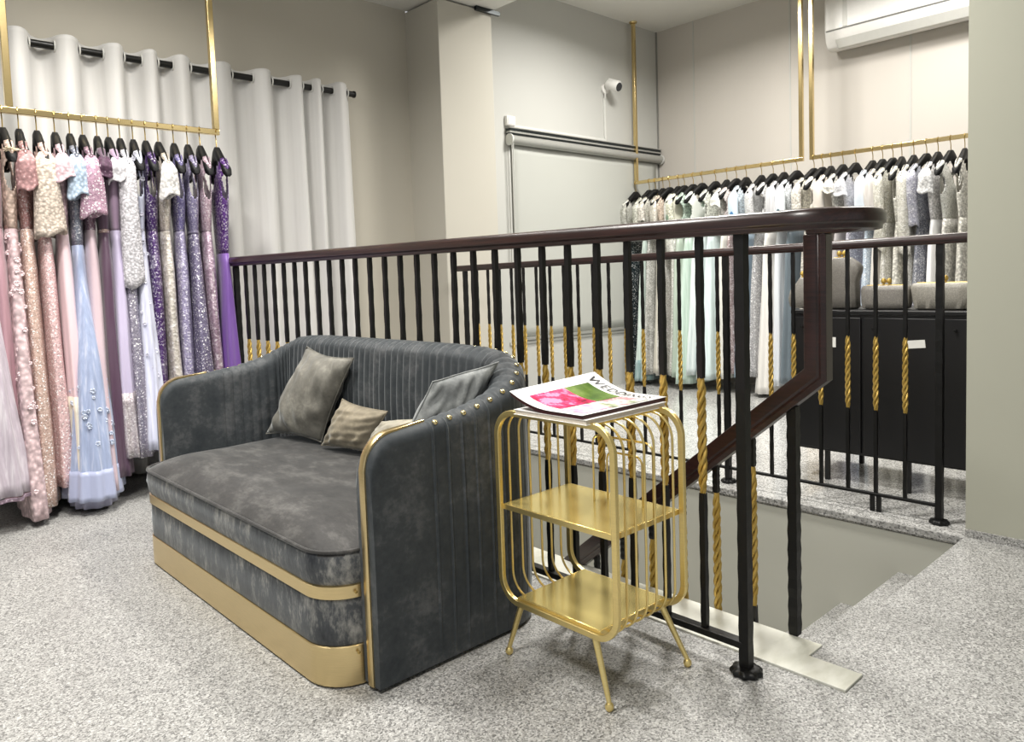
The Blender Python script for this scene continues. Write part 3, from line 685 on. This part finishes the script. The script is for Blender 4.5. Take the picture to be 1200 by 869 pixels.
FX = 3.129
fr = thing('stair_railing', 'far black balustrade on the landing edge, in front of the white gowns', 'railing', (FX, 2.4, 0), group='balustrades round the stairwell')
def zf(y): return 1.067+(.886+3.848-y-.886)*.0074
path = [(0, y-2.4, zf(y)) for y in (3.862, 3.0, 2.0, .86)]
m = MB(); m.sweep(path, railprof(.05, .038)); m.build('handrail', M['wood'], fr, angle=50, bevel=.002)
farY = [3.636, 3.531, 3.424, 3.317, 3.213, 3.106, 2.9955, 2.889, 2.783, 2.674, 2.565, 2.456, 2.3455, 2.235, 2.125, 2.02, 1.914, 1.78, 1.650, 1.544, 1.425, 1.312, 1.2014, 1.0905]
b1 = bar_mesh(.071, 1.073, .0066, 8, .0005, (.412, .714)).build('baluster', M['iron'], fr, loc=(0, farY[0]-2.4, 0), smooth=False)
twist_mesh(.412, .714, .0112).build('twisted_collar', M['gold_twist'], b1)
for y in farY[1:]:
    c = copy_tree(b1, fr); c.location = (0, y-2.4, 0)
m = MB(); m.box((-.008, .968-2.4, .064), (.008, 3.75-2.4, .076)); m.build('bottom_rail', M['iron'], fr, bevel=.0015)
pf = bar_mesh(.012, 1.073, .0122, 26, .0005)
for y in (.968, 1.869, 3.752):
    q = MB(); q.add([(a, b2+y-2.4, z) for a, b2, z in pf.v], pf.f); q.build('post', M['iron'], fr, smooth=False); flower_foot(0, y-2.4, fr, .034)
for y in (1.19, 1.215):
    q = MB(); q.box((-.008, y-.008-2.4, .0005), (.008, y+.008-2.4, .07)); q.build('rail_foot', M['iron'], fr, bevel=.001)

# ------------------------------------------------------------------ sofa
so = thing('sofa', 'charcoal velvet two-seat sofa with pleated curved back and gold bands', 'sofa', (1.25, 2.26, 0))
SO = Vector((1.25, 2.26, 0))
def L_(p): return (p[0]-SO.x, p[1]-SO.y, p[2])
# outer plan path, right arm front -> back -> left arm front
XA, XB, YR, YL, RC = .950, 1.566, 1.518, 3.022, .165
pl = [(XA, YR)]
pl += [(x, YR) for x in np.linspace(XA, XB-RC, 140)[1:]]
pl += arc(XB-RC, YR+RC, RC, -90, 0, 60)[1:]
pl += [(XB, y) for y in np.linspace(YR+RC, YL-RC, 230)[1:]]
pl += arc(XB-RC, YL-RC, RC, 0, 90, 60)[1:]
pl += [(x, YL) for x in np.linspace(XB-RC, XA, 140)[1:]]
P2 = np.array(pl); seg = np.hypot(*np.diff(P2, axis=0).T); S = np.concatenate([[0], np.cumsum(seg)]); ST = S[-1]
tan = np.gradient(P2, axis=0); tan /= np.hypot(*tan.T)[:, None]
nrm = np.stack([-tan[:, 1], tan[:, 0]], 1)      # inward
def topz(s):
    d = min(s, ST-s)
    z = interp(d, [0, .08, .175, .31, .41, .46, .51, .56, .66, .76, .90], [.622, .630, .638, .653, .677, .695, .714, .737, .774, .787, .792])
    if s > ST/2: z += .024*(1-smoothstep(.45, .75, d))
    r = .075
    if d < r: z = z-r+math.sqrt(max(0, r*r-(r-d)**2))
    return z
def thick(s):
    d = min(s, ST-s); return interp(d, [0, .2, .45, .7, 1], [.066, .068, .092, .115, .118])
NA = 14
seam_sp = .0475
rings = []; stud_pts = []; trimline = []
for i, s in enumerate(S):
    s0 = s if s < ST/2 else ST-s
    z1 = topz(s); t = thick(s); p = P2[i]; nn = nrm[i]; rr = t/2; top_r = min(rr, .035+.2*rr)
    pleat_on = smoothstep(.155, .175, s0)
    u = (s0/seam_sp) % 1.0; du = min(u, 1-u)*seam_sp
    ridge = .0058*math.exp(-(du/.0026)**2)*pleat_on - .0016*pleat_on*math.exp(-(max(0, du-.002)/.006)**2)
    v = (s0/.036+.3) % 1.0
    ip = smoothstep(.20, .24, s0)
    inner = ip*(.0065*(1-abs(2*v-1))**.8-.0025*math.exp(-((v-.98)/.05)**2))
    ring = []
    for k in range(NA+1):                       # outer face upwards
        q = k/NA; z = .012+(z1-top_r-.012)*q
        off = -.004*math.sin(PI*q)-ridge*min(1, 3*q+.3)
        ring.append((off, z))
    for k in range(1, 12):                      # rolled top
        a = PI*k/12
        x = t/2-(t/2)*math.cos(a); z = z1-top_r+top_r*math.sin(a)
        e = ridge*math.cos(a) if a < PI/2 else 0
        e2 = inner*(-math.cos(a)) if a > PI/2 else 0
        ring.append((x-e+e2, z+(.5*inner if a > 1.2 else .4*ridge)))
    for k in range(NA+1):                       # inner face downwards
        q = k/NA; z = (z1-top_r)+(.20-(z1-top_r))*q
        bulge = .012*math.sin(PI*min(1, q*1.4))*smoothstep(.3, .7, s0)
        ring.append((t+inner*(1-.6*q)+bulge, z))
    ring += [(t, .012)]
    rings.append([L_((p[0]+nn[0]*o, p[1]+nn[1]*o, z)) for o, z in ring])
m = MB(); m.loft(rings); m.build('backrest', M['velvet'], so, angle=50)
# gold strips on both arm fronts
def front_strip(yc):
    pts = []
    for z in np.linspace(.012, topz(0 if yc < 2 else ST), 12): pts.append((XA-.0015, yc, z))
    for d in list(np.linspace(0, .075, 12)[1:])+[.10, .13, .16, .185]: pts.append((XA+d-.0005*(1-d/.1), yc, topz(d if yc < 2 else ST-d)+.0015))
    mm = MB(); rr = []
    for i, p in enumerate(pts):
        a = Vector(pts[max(0, i-1)]); c = Vector(pts[min(len(pts)-1, i+1)]); t = (c-a).normalized(); u = Vector((0, 1, 0)); w = t.cross(u)
        w = -w if w.x > 0 or (abs(w.x) < .2 and w.z < 0) else w
        wd = .0122*(1-.55*smoothstep(len(pts)-6, len(pts)-1, i)); rr.append([Vector(L_(p))+u*x+w*h for x, h in ((-wd,-.003),(wd,-.003),(wd,.0025),(wd*.7,.004),(-wd*.7,.004),(-wd,.0025))])
    mm.loft(rr); mm.build('arm_trim', M['gold_sofa'], so, angle=50)
front_strip(YR+.034); front_strip(YL-.034)
# studs along the outer top edge
k = .205
while k < ST-.19:
    i = int(np.searchsorted(S, k)); z1 = topz(k); t = thick(k); a = PI*.30
    x = t/2-(t/2)*math.cos(a); top_r = min(t/2, .035+.1*t); z = z1-top_r+top_r*math.sin(a)
    c0 = Vector(L_((P2[i][0]+nrm[i][0]*x, P2[i][1]+nrm[i][1]*x, z)))
    n3 = Vector((-nrm[i][0]*math.cos(a), -nrm[i][1]*math.cos(a), math.sin(a)*1.2)).normalized()
    mm = MB(); mm.lathe([(0,-.002),(.0078,-.002),(.0078,.0005),(.0066,.0036),(.004,.0054),(0,.006)], n=14)
    o = mm.build('stud', M['gold_stud'], so, loc=c0+n3*.001); o.rotation_euler = n3.to_track_quat('Z', 'Y').to_euler()
    k += .049
# seat block
X0, X1, Y0, Y1 = .862, 1.47, 1.590, 2.950
def plan(off, r=.11, n=10):
    x0, y0, x1, y1 = X0-off, Y0-off, X1, Y1+off
    pts = [(x1, y0)]+[(x, y0) for x in np.linspace(x1, x0+r, 20)[1:-1]]
    pts += list(reversed(arc(x0+r, y0+r, r, 180, 270, n)))
    pts += [(x0, y) for y in np.linspace(y0+r, y1-r, 40)[1:-1]]
    pts += list(reversed(arc(x0+r, y1-r, r, 90, 180, n)))
    pts += [(x, y1) for x in np.linspace(x0+r, x1, 20)[1:]]
    return pts
def band(name, mat, zz, par=so, cap=True):
    mm = MB(); mm.loft([[L_((x, y, z)) for x, y in plan(o)] for o, z in zz], cap0=cap, cap1=cap); return mm.build(name, mat, par, angle=35)
band('plinth_band', M['gold_sofa'], [(.004,.006),(.004,.104),(.002,.106)])
band('seat_base', M['velvet_front'], [(-.002,.104),(.001,.110),(.003,.165),(.001,.222),(-.002,.226)])
band('trim_band', M['gold_sofa'], [(.002,.225),(.005,.227),(.005,.258),(.002,.260)])
cz = .345
mm = MB(); rr = [[L_((x, y, z)) for x, y in plan(o)] for o, z in [(0,.259),(.006,.275),(.010,.305),(.007,.335),(.002,cz)]]
base = plan(.002); cx_, cy_ = (X0+X1)/2+.05, (Y0+Y1)/2
for q in np.linspace(.02, 1, 26):
    h = .055*(1-(1-min(1, q*2.6))**2.4)
    rg = []
    for x, y in base:
        xx = cx_+(x-cx_)*(1-q); yy = cy_+(y-cy_)*(1-q)
        wr = .0022*math.sin(17*xx+3*math.sin(9*yy))*math.sin(11*yy+4*xx)*min(1, q*4)
        rg.append(L_((xx, yy, cz+h+wr)))
    rr.append(rg)
mm.loft(rr, cap1=False); cush = mm.build('seat_cushion', M['velvet_front'], so, angle=60)
# the top panel of the cushion is brushed the other way
cush.data.materials.append(M['velvet_seat'])
for p in cush.data.polygons:
    if p.normal.z > .55: p.material_index = 1
mm = MB(); mm.tube([L_((x, y, cz+.001)) for x, y in plan(.006)], .0052, 8); mm.build('piping', M['velvet_seat'], cush)
for z in (.243, .09):
    mm = MB(); mm.tube([L_((.935, Y0-.0045, z)), L_((.935, Y0-.0085, z))], .004, 10); mm.build('screw', M['gold_stud'], so)

# ------------------------------------------------------------------ cushions
def pillow(name, label, mat, c, thick_, seed, push=(0,0,0), pinch=.10, pw=.62):
    """c: four world corners (bottom-left, bottom-right, top-right, top-left) of the seam"""
    A, B, D, E = [Vector(q) for q in c]; ctr = (A+B+D+E)/4
    nv = ((B-A)+(D-E)).cross((E-A)+(D-B)).normalized(); R = random.Random(seed); n = 30
    f = [[R.uniform(0, 6) for _ in range(6)], [R.uniform(-1, 1) for _ in range(12)]]
    m = MB()
    def pt(i, j, sgn):
        u, v = i/n, j/n; U, V = 2*u-1, 2*v-1
        pu = (1-pinch*(1-V*V)*abs(U)**2.0); pv = (1-pinch*(1-U*U)*abs(V)**2.0)
        U2, V2 = U*pu, V*pv
        u2, v2 = (U2+1)/2, (V2+1)/2
        p = A*(1-u2)*(1-v2)+B*u2*(1-v2)+D*u2*v2+E*(1-u2)*v2
        h = max(0, (1-U*U)*(1-V*V))**pw
        w = 0
        for q in range(4):
            ang = f[0][q]+q; s_ = U*math.cos(ang)+V*math.sin(ang)
            w += .17*math.sin((7+4*q)*s_+3*f[1][q]+1.6*math.sin(3*(U*math.sin(ang)-V*math.cos(ang))+f[1][q+4]))*(abs(U)**1.5+abs(V)**1.5+.12)/2
        return p-ctr+nv*sgn*(thick_*h*(1+w*.9))+nv*.006*math.sin(3*U+f[0][5])*(1-h)
    o = len(m.v)
    m.loft([[pt(i, j, 1) for i in range(n+1)] for j in range(n+1)], close=False)
    m.loft([[pt(i, j, -1) for i in range(n+1)] for j in range(n+1)], close=False)
    import bmesh
    ob = m.build(name, mat, None, angle=75)
    bm = bmesh.new(); bm.from_mesh(ob.data); bmesh.ops.remove_doubles(bm, verts=bm.verts, dist=.0008); bmesh.ops.recalc_face_normals(bm, faces=bm.faces); bm.to_mesh(ob.data); bm.free()
    ob.location = ctr
    tag(ob, label, 'cushion', 'velvet cushions on the sofa')
    # seam cord round the edge
    ring = [pt(i, 0, 0) for i in range(n)]+[pt(n, j, 0) for j in range(n)]+[pt(n-i, n, 0) for i in range(n)]+[pt(0, n-j, 0) for j in range(n)]
    s = MB(); s.tube(ring, .0022, 6, closed=True); s.build('seam', mat, ob)
    return ob
pillow('throw_cushion', 'large grey velvet cushion leaning in the left back corner of the sofa', M['pillow_grey'],
       [(1.31,2.862,.405),(1.362,2.505,.412),(1.42,2.345,.730),(1.42,2.692,.756)], .066, 3)
pillow('throw_cushion', 'small taupe velvet cushion with pointed corners beside the large grey cushion', M['pillow_taupe'],
       [(1.33,2.445,.415),(1.375,2.20,.412),(1.395,2.105,.566),(1.39,2.385,.582)], .050, 9)
pillow('throw_cushion', 'flat sand coloured cushion lying half hidden behind the right sofa arm', M['pillow_sand'],
       [(1.31,2.10,.462),(1.15,1.80,.425),(1.33,1.80,.592),(1.30,2.005,.560)], .036, 14)
pillow('throw_cushion', 'slate grey cushion standing up against the right sofa arm', M['pillow_slate'],
       [(1.18,1.80,.47),(1.40,1.78,.44),(1.45,1.607,.760),(1.285,1.705,.714)], .055, 21, pinch=.07)

# ------------------------------------------------------------------ gold wire side table
tb = thing('wire_side_table', 'gold wire magazine side table with two shelves beside the sofa', 'side table', (1.43, 1.255, 0))
TX, TY = 1.43, 1.255
def loop(x, r, name, y0=1.062, y1=1.447, z0=.156, z1=.654, n=10, sq_=False):
    pts = [(x-TX, y-TY, z) for y, z in rrect(y0, z0, y1, z1, .062, 10)]
    mm = MB()
    if sq_: mm.sweep(pts, [(-r,-r*.8),(r,-r*.8),(r,r*.8),(-r,r*.8)], up=(1,0,0), closed=True); return mm.build(name, M['gold_table'], tb, angle=50, bevel=.0012)
    mm.tube(pts, r, 8, closed=True); return mm.build(name, M['gold_table'], tb)
loop(1.297, .0075, 'frame_loop', sq_=True); loop(1.562, .0075, 'frame_loop', sq_=True)
for k in range(1, 7): loop(1.297+.265*k/7, .0031, 'wire_loop', y0=1.0625, y1=1.4465, z0=.1565, z1=.6535)
def tray(name, z, y0, y1, lip):
    mm = MB(); mm.box((1.303-TX, y0-TY, z-.004), (1.556-TX, y1-TY, z))
    o = mm.build(name, M['gold_shelf'], tb, bevel=.001)
    ed = MB(); pts = [(1.302-TX, y0-TY, 0), (1.557-TX, y0-TY, 0), (1.557-TX, y1-TY, 0), (1.302-TX, y1-TY, 0)]
    ed.sweep([(a, b2, z-.004) for a, b2, _ in pts], [(-.002,-lip),(.002,-lip),(.002,.003),(-.002,.003)], closed=True); ed.build('edge', M['gold_table'], o)
tray('shelf', .409, 1.073, 1.437, .010); tray('shelf', .170, 1.118, 1.392, .010)
mm = MB(); mm.box((1.303-TX, 1.122-TY, .6515), (1.556-TX, 1.392-TY, .6575)); mm.build('top_sheet', M['gold_shelf'], tb, bevel=.001)
for x, y0, y1, z1 in ((1.515, 1.148, 1.262, .535), (1.475, 1.085, 1.275, .585)):
    pts = [(x-TX, y0-TY, .4095)]+[(x-TX, y-TY, z) for y, z in list(arc(y0+.022, z1-.022, .022, 180, 90, 6))+list(arc(y1-.022, z1-.022, .022, 90, 0, 6))]+[(x-TX, y1-TY, .4095)]
    mm = MB(); mm.tube(pts, .0028, 7); mm.build('divider', M['gold_table'], tb)
for (fx, fy), (tx, ty) in (((1.303,1.437),(1.312,1.388)), ((1.283,1.080),(1.306,1.140)), ((1.572,1.063),(1.552,1.132)), ((1.572,1.440),(1.552,1.388))):
    mm = MB(); a = Vector((tx-TX, ty-TY, .158)); bq = Vector((fx-TX, fy-TY, .018)); mm.tube([a, a.lerp(bq, .5), bq], [.0088, .0076, .0058], 12)
    lg = mm.build('leg', M['gold_table'], tb)
    mm = MB(); mm.lathe([(0,.0),(.006,.0005),(.0095,.005),(.0105,.010),(.0095,.0155),(.006,.020),(0,.021)], (fx-TX, fy-TY, .0), 18); mm.build('ball_foot', M['gold_table'], lg)

# ------------------------------------------------------------------ magazines
lo = thing('magazine', 'thick closed magazine with cream page edge, lower of the two on the wire table', 'magazine', (1.43, 1.24, .6578), 0, 'magazines on the wire table')
mm = MB(); mm.box((-.152, -.117, .001), (.152, .117, .0115)); mm.build('pages', plain('cream_page_edge', (.84,.80,.74), .6, 0, .08, 120), lo, bevel=.001)
mm = MB(); mm.box((-.155, -.120, 0), (.155, .120, .001)); mm.box((-.155, -.120, .0115), (.155, .120, .0125)); mm.build('cover', M['paper'], lo)
up = thing('magazine', 'bridal magazine with pink flower cover, on top of the thick magazine', 'magazine', (1.435, 1.245, .6705), 0, 'magazines on the wire table')
# cover coordinates: u along -Y (reading direction), v along +X (towards the title)
def cov(u, v, h=0):
    x = -.163+.328*v; y = .112-.228*u
    lift = .048*(max(0, 1-u/.62))**2.1*(.35+.65*v) + .018*(max(0, 1-u/.5))**2*(1-v)
    return (x, y+.012*(max(0, 1-u/.6))**2, .0095+lift+h)
mm = MB(); g = lambda h: [[cov(u, v, h) for u in np.linspace(0, 1, 61)] for v in np.linspace(0, 1, 31)]
mm.loft(g(0), close=False); mm.build('cover', M['paper'], up, angle=180, solid=.0006)
mm = MB(); NU = 29
tops = [[cov(u, v, -.0016) for u in np.linspace(.0, .992, NU)] for v in (0.01, .99)]
us = np.linspace(.0, .992, NU)
for k in range(NU-1):
    pass
rg = []
for u in us:
    p, q = cov(u, .012, -.0016), cov(u, .985, -.0016); e = smoothstep(.25, .6, u)
    b0_, b1_ = max(.0, p[2]-.0082), max(.0, q[2]-.0082)
    rg.append([(p[0], p[1], b0_*(1-e)), (q[0], q[1], b1_*(1-e)), q, p])
mm.loft(rg); mm.build('pages', plain('maroon_page_edge', (.25,.09,.10), .5, 0, .2, 90), up, angle=30)
def patch(name, u0, u1, v0, v1, mat, h):
    q = MB(); q.loft([[cov(u, v, h) for u in np.linspace(u0, u1, 40)] for v in np.linspace(v0, v1, 30)], close=False); return q.build(name, mat, up, angle=180)
def picture(name, kind):
    n = NT(name)
    if kind == 'flower':
        vec = n.coord((1,1,1)); a = n.noise(38, 5, .62, vec); wv = n.noise(9, 2, .5, vec)
        m_ = n.n('ShaderNodeMath', operation='MULTIPLY_ADD'); n.l(wv.outputs['Fac'], m_.inputs[0]); m_.inputs[1].default_value = .8; n.l(a.outputs['Fac'], m_.inputs[2])
        c = n.ramp(m_.outputs[0], [(.70,lin((.36,.04,.14))),(.84,lin((.74,.12,.30))),(.95,lin((.86,.26,.44))),(1.0,lin((.92,.50,.62)))])
    elif kind == 'leaf':
        a = n.noise(16, 4, .55); c = n.ramp(a.outputs['Fac'], [(.3,lin((.22,.33,.10))),(.55,lin((.36,.47,.18))),(.75,lin((.50,.58,.30)))])
    elif kind == 'petal':
        a = n.noise(22, 4, .6); c = n.ramp(a.outputs['Fac'], [(.3,lin((.82,.50,.60))),(.5,lin((.93,.68,.76))),(.7,lin((.96,.86,.88)))])
    else:
        a = n.noise(17, 5, .6); c = n.ramp(a.outputs['Fac'], [(.30,lin((.34,.30,.26))),(.42,lin((.62,.66,.54))),(.54,lin((.90,.88,.86))),(.62,lin((.83,.50,.52))),(.75,lin((.93,.91,.90)))])
    n.set(c, .65, 0, Specular_IOR_Level=.12); return n.m
patch('flower_photo', .13, .58, .10, .50, picture('pink_flower_print', 'flower'), .0017)
patch('leaf_photo', .13, .58, .50, .79, picture('green_leaf_print', 'leaf'), .0019)
patch('petal_photo', .61, .95, .06, .36, picture('pale_petal_print', 'petal'), .0017)
patch('garden_photo', .60, .97, .36, .80, picture('garden_print', 'garden'), .0019)
fc = bpy.data.curves.new('cover_title', 'FONT'); fc.body = 'WEDDINGS'; fc.size = .046; fc.align_x = 'LEFT'; fc.space_character = 1.12; fc.resolution_u = 3; fc.offset = .0006
fo = bpy.data.objects.new('cover_title', fc); C.objects.link(fo)
bpy.context.view_layer.update(); dg = bpy.context.evaluated_depsgraph_get()
tm = bpy.data.meshes.new_from_object(fo.evaluated_get(dg)); bpy.data.objects.remove(fo)
wmax = max(v.co.x for v in tm.vertices)
for v in tm.vertices:
    u = .06+.86*v.co.x/wmax; vv = .835+v.co.y/.328
    v.co = Vector(cov(u, vv, .0024))
tm.materials.append(plain('title_ink', (.10,.10,.12), .5)); to = bpy.data.objects.new('cover_title', tm); C.objects.link(to); to.parent = up

# ------------------------------------------------------------------ black cabinet with bags
cb = thing('cabinet', 'black lacquered cabinet on thin legs behind the far balustrade', 'cabinet', (3.66, 1.05, 0))
m = MB(); m.box((-.205, -.66, .139), (.22, .658, .780)); m.build('body', M['cab'], cb, bevel=.003)
m = MB(); m.box((-.213, -.666, .7805), (.226, .664, .797)); m.build('top', M['cab'], cb, bevel=.002)
for y0, y1 in ((.335, .652), (.012, .329), (-.311, .006), (-.654, -.317)):
    m = MB(); m.box((-.2165, y0+.003, .150), (-.2053, y1-.003, .766)); dd = m.build('door', M['cab'], cb, bevel=.0025)
    m = MB(); m.lathe([(0,0),(.004,0),(.004,.008),(.007,.012),(.006,.016),(0,.017)], n=14); k_ = m.build('knob', M['iron'], dd, loc=(-.2165, y1-.05, .720)); k_.rotation_euler = (0, -PI/2, 0)
for x in (-.19, .2):
    for y in (.50, .145, -.35, -.62):
        m = MB(); m.box((x-.010, y-.010, .0005), (x+.010, y+.010, .1388)); m.build('leg', M['cab'], cb, bevel=.001)
def label(loc, w, h, rot, txt):
    m = MB(); m.box((-.0012, -w/2, -h/2), (0, w/2, h/2)); o = m.build('paper_label', M['tape'], None); o.location = loc; o.rotation_euler = (rot, 0, 0)
    return tag(o, txt, 'label', 'labels stuck on the cabinet doors')
label((3.443, 1.160, .657), .078, .034, -.10, 'tilted white paper label on the cabinet door below the box clutch')
label((3.443, 1.515, .652), .036, .046, 0, 'small upright white label on the cabinet door beside the dark handrail knee')

def clasp(x, y, z, par, r=.011):
    m = MB(); m.lathe([(0,0),(r*.55,.0),(r*.45,.006),(r,.012),(r*1.05,.020),(r*.7,.028),(0,.031)], (x, y+.012, z), 14); m.lathe([(0,0),(r*.55,.0),(r*.45,.006),(r,.012),(r*1.05,.020),(r*.7,.028),(0,.031)], (x, y-.012, z), 14)
    m.build('clasp', M['gold_twist'], par)
def bag(label_, y, prof, dep, mat, lean=0, pleats=0, clasp_z=None, clasp_y=0, x=3.60):
    t = thing('clutch_bag', label_, 'bag', (x, y, .7975), 0, 'evening bags on the cabinet')
    m = MB(); rings = []
    for z, w, k in prof:
        rings.append([(dep*k*math.copysign(abs(math.cos(a))**.5, math.cos(a))*(1+(.03*math.sin(pleats*a*2+9*z) if pleats else 0)), w*math.copysign(abs(math.sin(a))**.55, math.sin(a))+lean*z, z) for a in np.linspace(0, 2*PI, 57)[:-1]])
    m.loft(rings); m.build('body', mat, t, angle=60)
    if clasp_z:
        m = MB(); w = prof[-1][1]*.9; m.tube([(0, -w+lean*clasp_z+clasp_y*0, clasp_z-.001), (0, w+lean*clasp_z, clasp_z-.001)], .004, 8); m.build('frame_edge', M['gold_twist'], t)
        clasp(0, clasp_y+lean*clasp_z, clasp_z+.002, t)
    return t
bag('rounded grey evening bag with gold clasp at the left end of the cabinet', 1.715, [(.001,.045,.7),(.012,.068,1),(.05,.076,1),(.09,.066,.95),(.12,.040,.8),(.145,.024,.6),(.152,.020,.5)], .045, M['bag'], clasp_z=.152)
bag('tall taupe fluted evening bag with gold clasp, partly behind the dark newel', 1.535, [(.001,.070,.8),(.01,.080,1),(.06,.078,1),(.13,.076,.95),(.17,.090,.9),(.195,.094,.85),(.215,.080,.75),(.235,.052,.6),(.242,.040,.5)], .042, M['bag_dark'], clasp_z=.242, pleats=6)
bag('grey glitter box clutch with gold clasp in the middle of the cabinet', 1.335, [(.001,.085,.8),(.006,.100,1),(.03,.106,1),(.085,.107,1),(.100,.104,.9),(.108,.094,.6)], .040, M['bag'], clasp_z=.108)
bag('pale pleated box clutch on the cabinet nearest the right wall', 1.105, [(.001,.095,.8),(.006,.108,1),(.05,.116,1),(.095,.122,1),(.110,.118,.85),(.116,.110,.6)], .042, M['bag_pale'], pleats=22, clasp_z=.116)

# ------------------------------------------------------------------ light
def area(name, loc, power, size=.3, target=None, color=(1,.97,.92), spread=160):
    l = bpy.data.lights.new(name, 'AREA'); l.shape = 'DISK'; l.size = size; l.energy = power; l.color = color; l.spread = math.radians(spread)
    o = bpy.data.objects.new(name, l); C.objects.link(o); o.location = loc
    d = (Vector(target)-Vector(loc)) if target else Vector((0,0,-1))
    o.rotation_euler = d.to_track_quat('-Z', 'Y').to_euler(); return o
def spot(name, loc, target, power, angle=70, blend=.6, r=.05, color=(1,.96,.9)):
    l = bpy.data.lights.new(name, 'SPOT'); l.energy = power; l.spot_size = math.radians(angle); l.spot_blend = blend; l.shadow_soft_size = r; l.color = color
    o = bpy.data.objects.new(name, l); C.objects.link(o); o.location = loc
    o.rotation_euler = (Vector(target)-Vector(loc)).to_track_quat('-Z', 'Y').to_euler(); return o
area('ceiling_panel_light_entry', (-.3, .6, 2.84), 62, .6)
area('ceiling_panel_light_sofa', (.55, 2.5, 2.84), 62, .45)
area('ceiling_panel_light_stair', (2.3, 1.6, 2.84), 56, .45)
area('ceiling_panel_light_rail', (1.2, 3.4, 2.84), 14, .3)
area('ceiling_panel_light_landing', (4.4, 2.9, 3.2), 78, .5)
area('ceiling_panel_light_gowns', (5.0, 1.5, 3.2), 48, .45)
spot('downlight_gowns_left', (.75, 3.45, 2.83), (1.0, 3.95, 1.1), 45, 80)
spot('downlight_floor', (.1, 3.2, 2.83), (.25, 3.0, 0), 40, 75)
w = bpy.data.worlds.new('world'); bpy.context.scene.world = w; w.use_nodes = True
w.node_tree.nodes['Background'].inputs[0].default_value = (.97, .985, 1, 1); w.node_tree.nodes['Background'].inputs[1].default_value = .5

# ------------------------------------------------------------------ camera
cam = bpy.data.cameras.new('camera'); co = bpy.data.objects.new('camera', cam); C.objects.link(co)
cam.sensor_fit = 'HORIZONTAL'; cam.sensor_width = 36; cam.lens = 36*880.9085/1200
cam.shift_x = (600-589.441)/1200; cam.shift_y = -(434.5-382.874)/1200; cam.clip_start = .02
yaw, pit, rol = [math.radians(v) for v in (42.56455313, 3.76026691, 1.94820056)]
f = Vector((math.sin(yaw), math.cos(yaw), 0)); rt = Vector((math.cos(yaw), -math.sin(yaw), 0)); dn = Vector((0,0,-1))
f2 = f*math.cos(pit)+dn*math.sin(pit); dn2 = dn*math.cos(pit)-f*math.sin(pit)
rt2 = rt*math.cos(rol)+dn2*math.sin(rol); dn3 = dn2*math.cos(rol)-rt*math.sin(rol)
M4 = Matrix.Identity(4)
for i in range(3): M4[i][0] = rt2[i]; M4[i][1] = -dn3[i]; M4[i][2] = -f2[i]
M4[0][3], M4[1][3], M4[2][3] = 0, 0, 1.0
co.matrix_world = M4
sc_ = bpy.context.scene; sc_.camera = co
sc_.view_settings.view_transform = 'Standard'; sc_.view_settings.look = 'None'; sc_.view_settings.gamma = 1; sc_.view_settings.exposure = .0
sc_.view_settings.use_curve_mapping = False
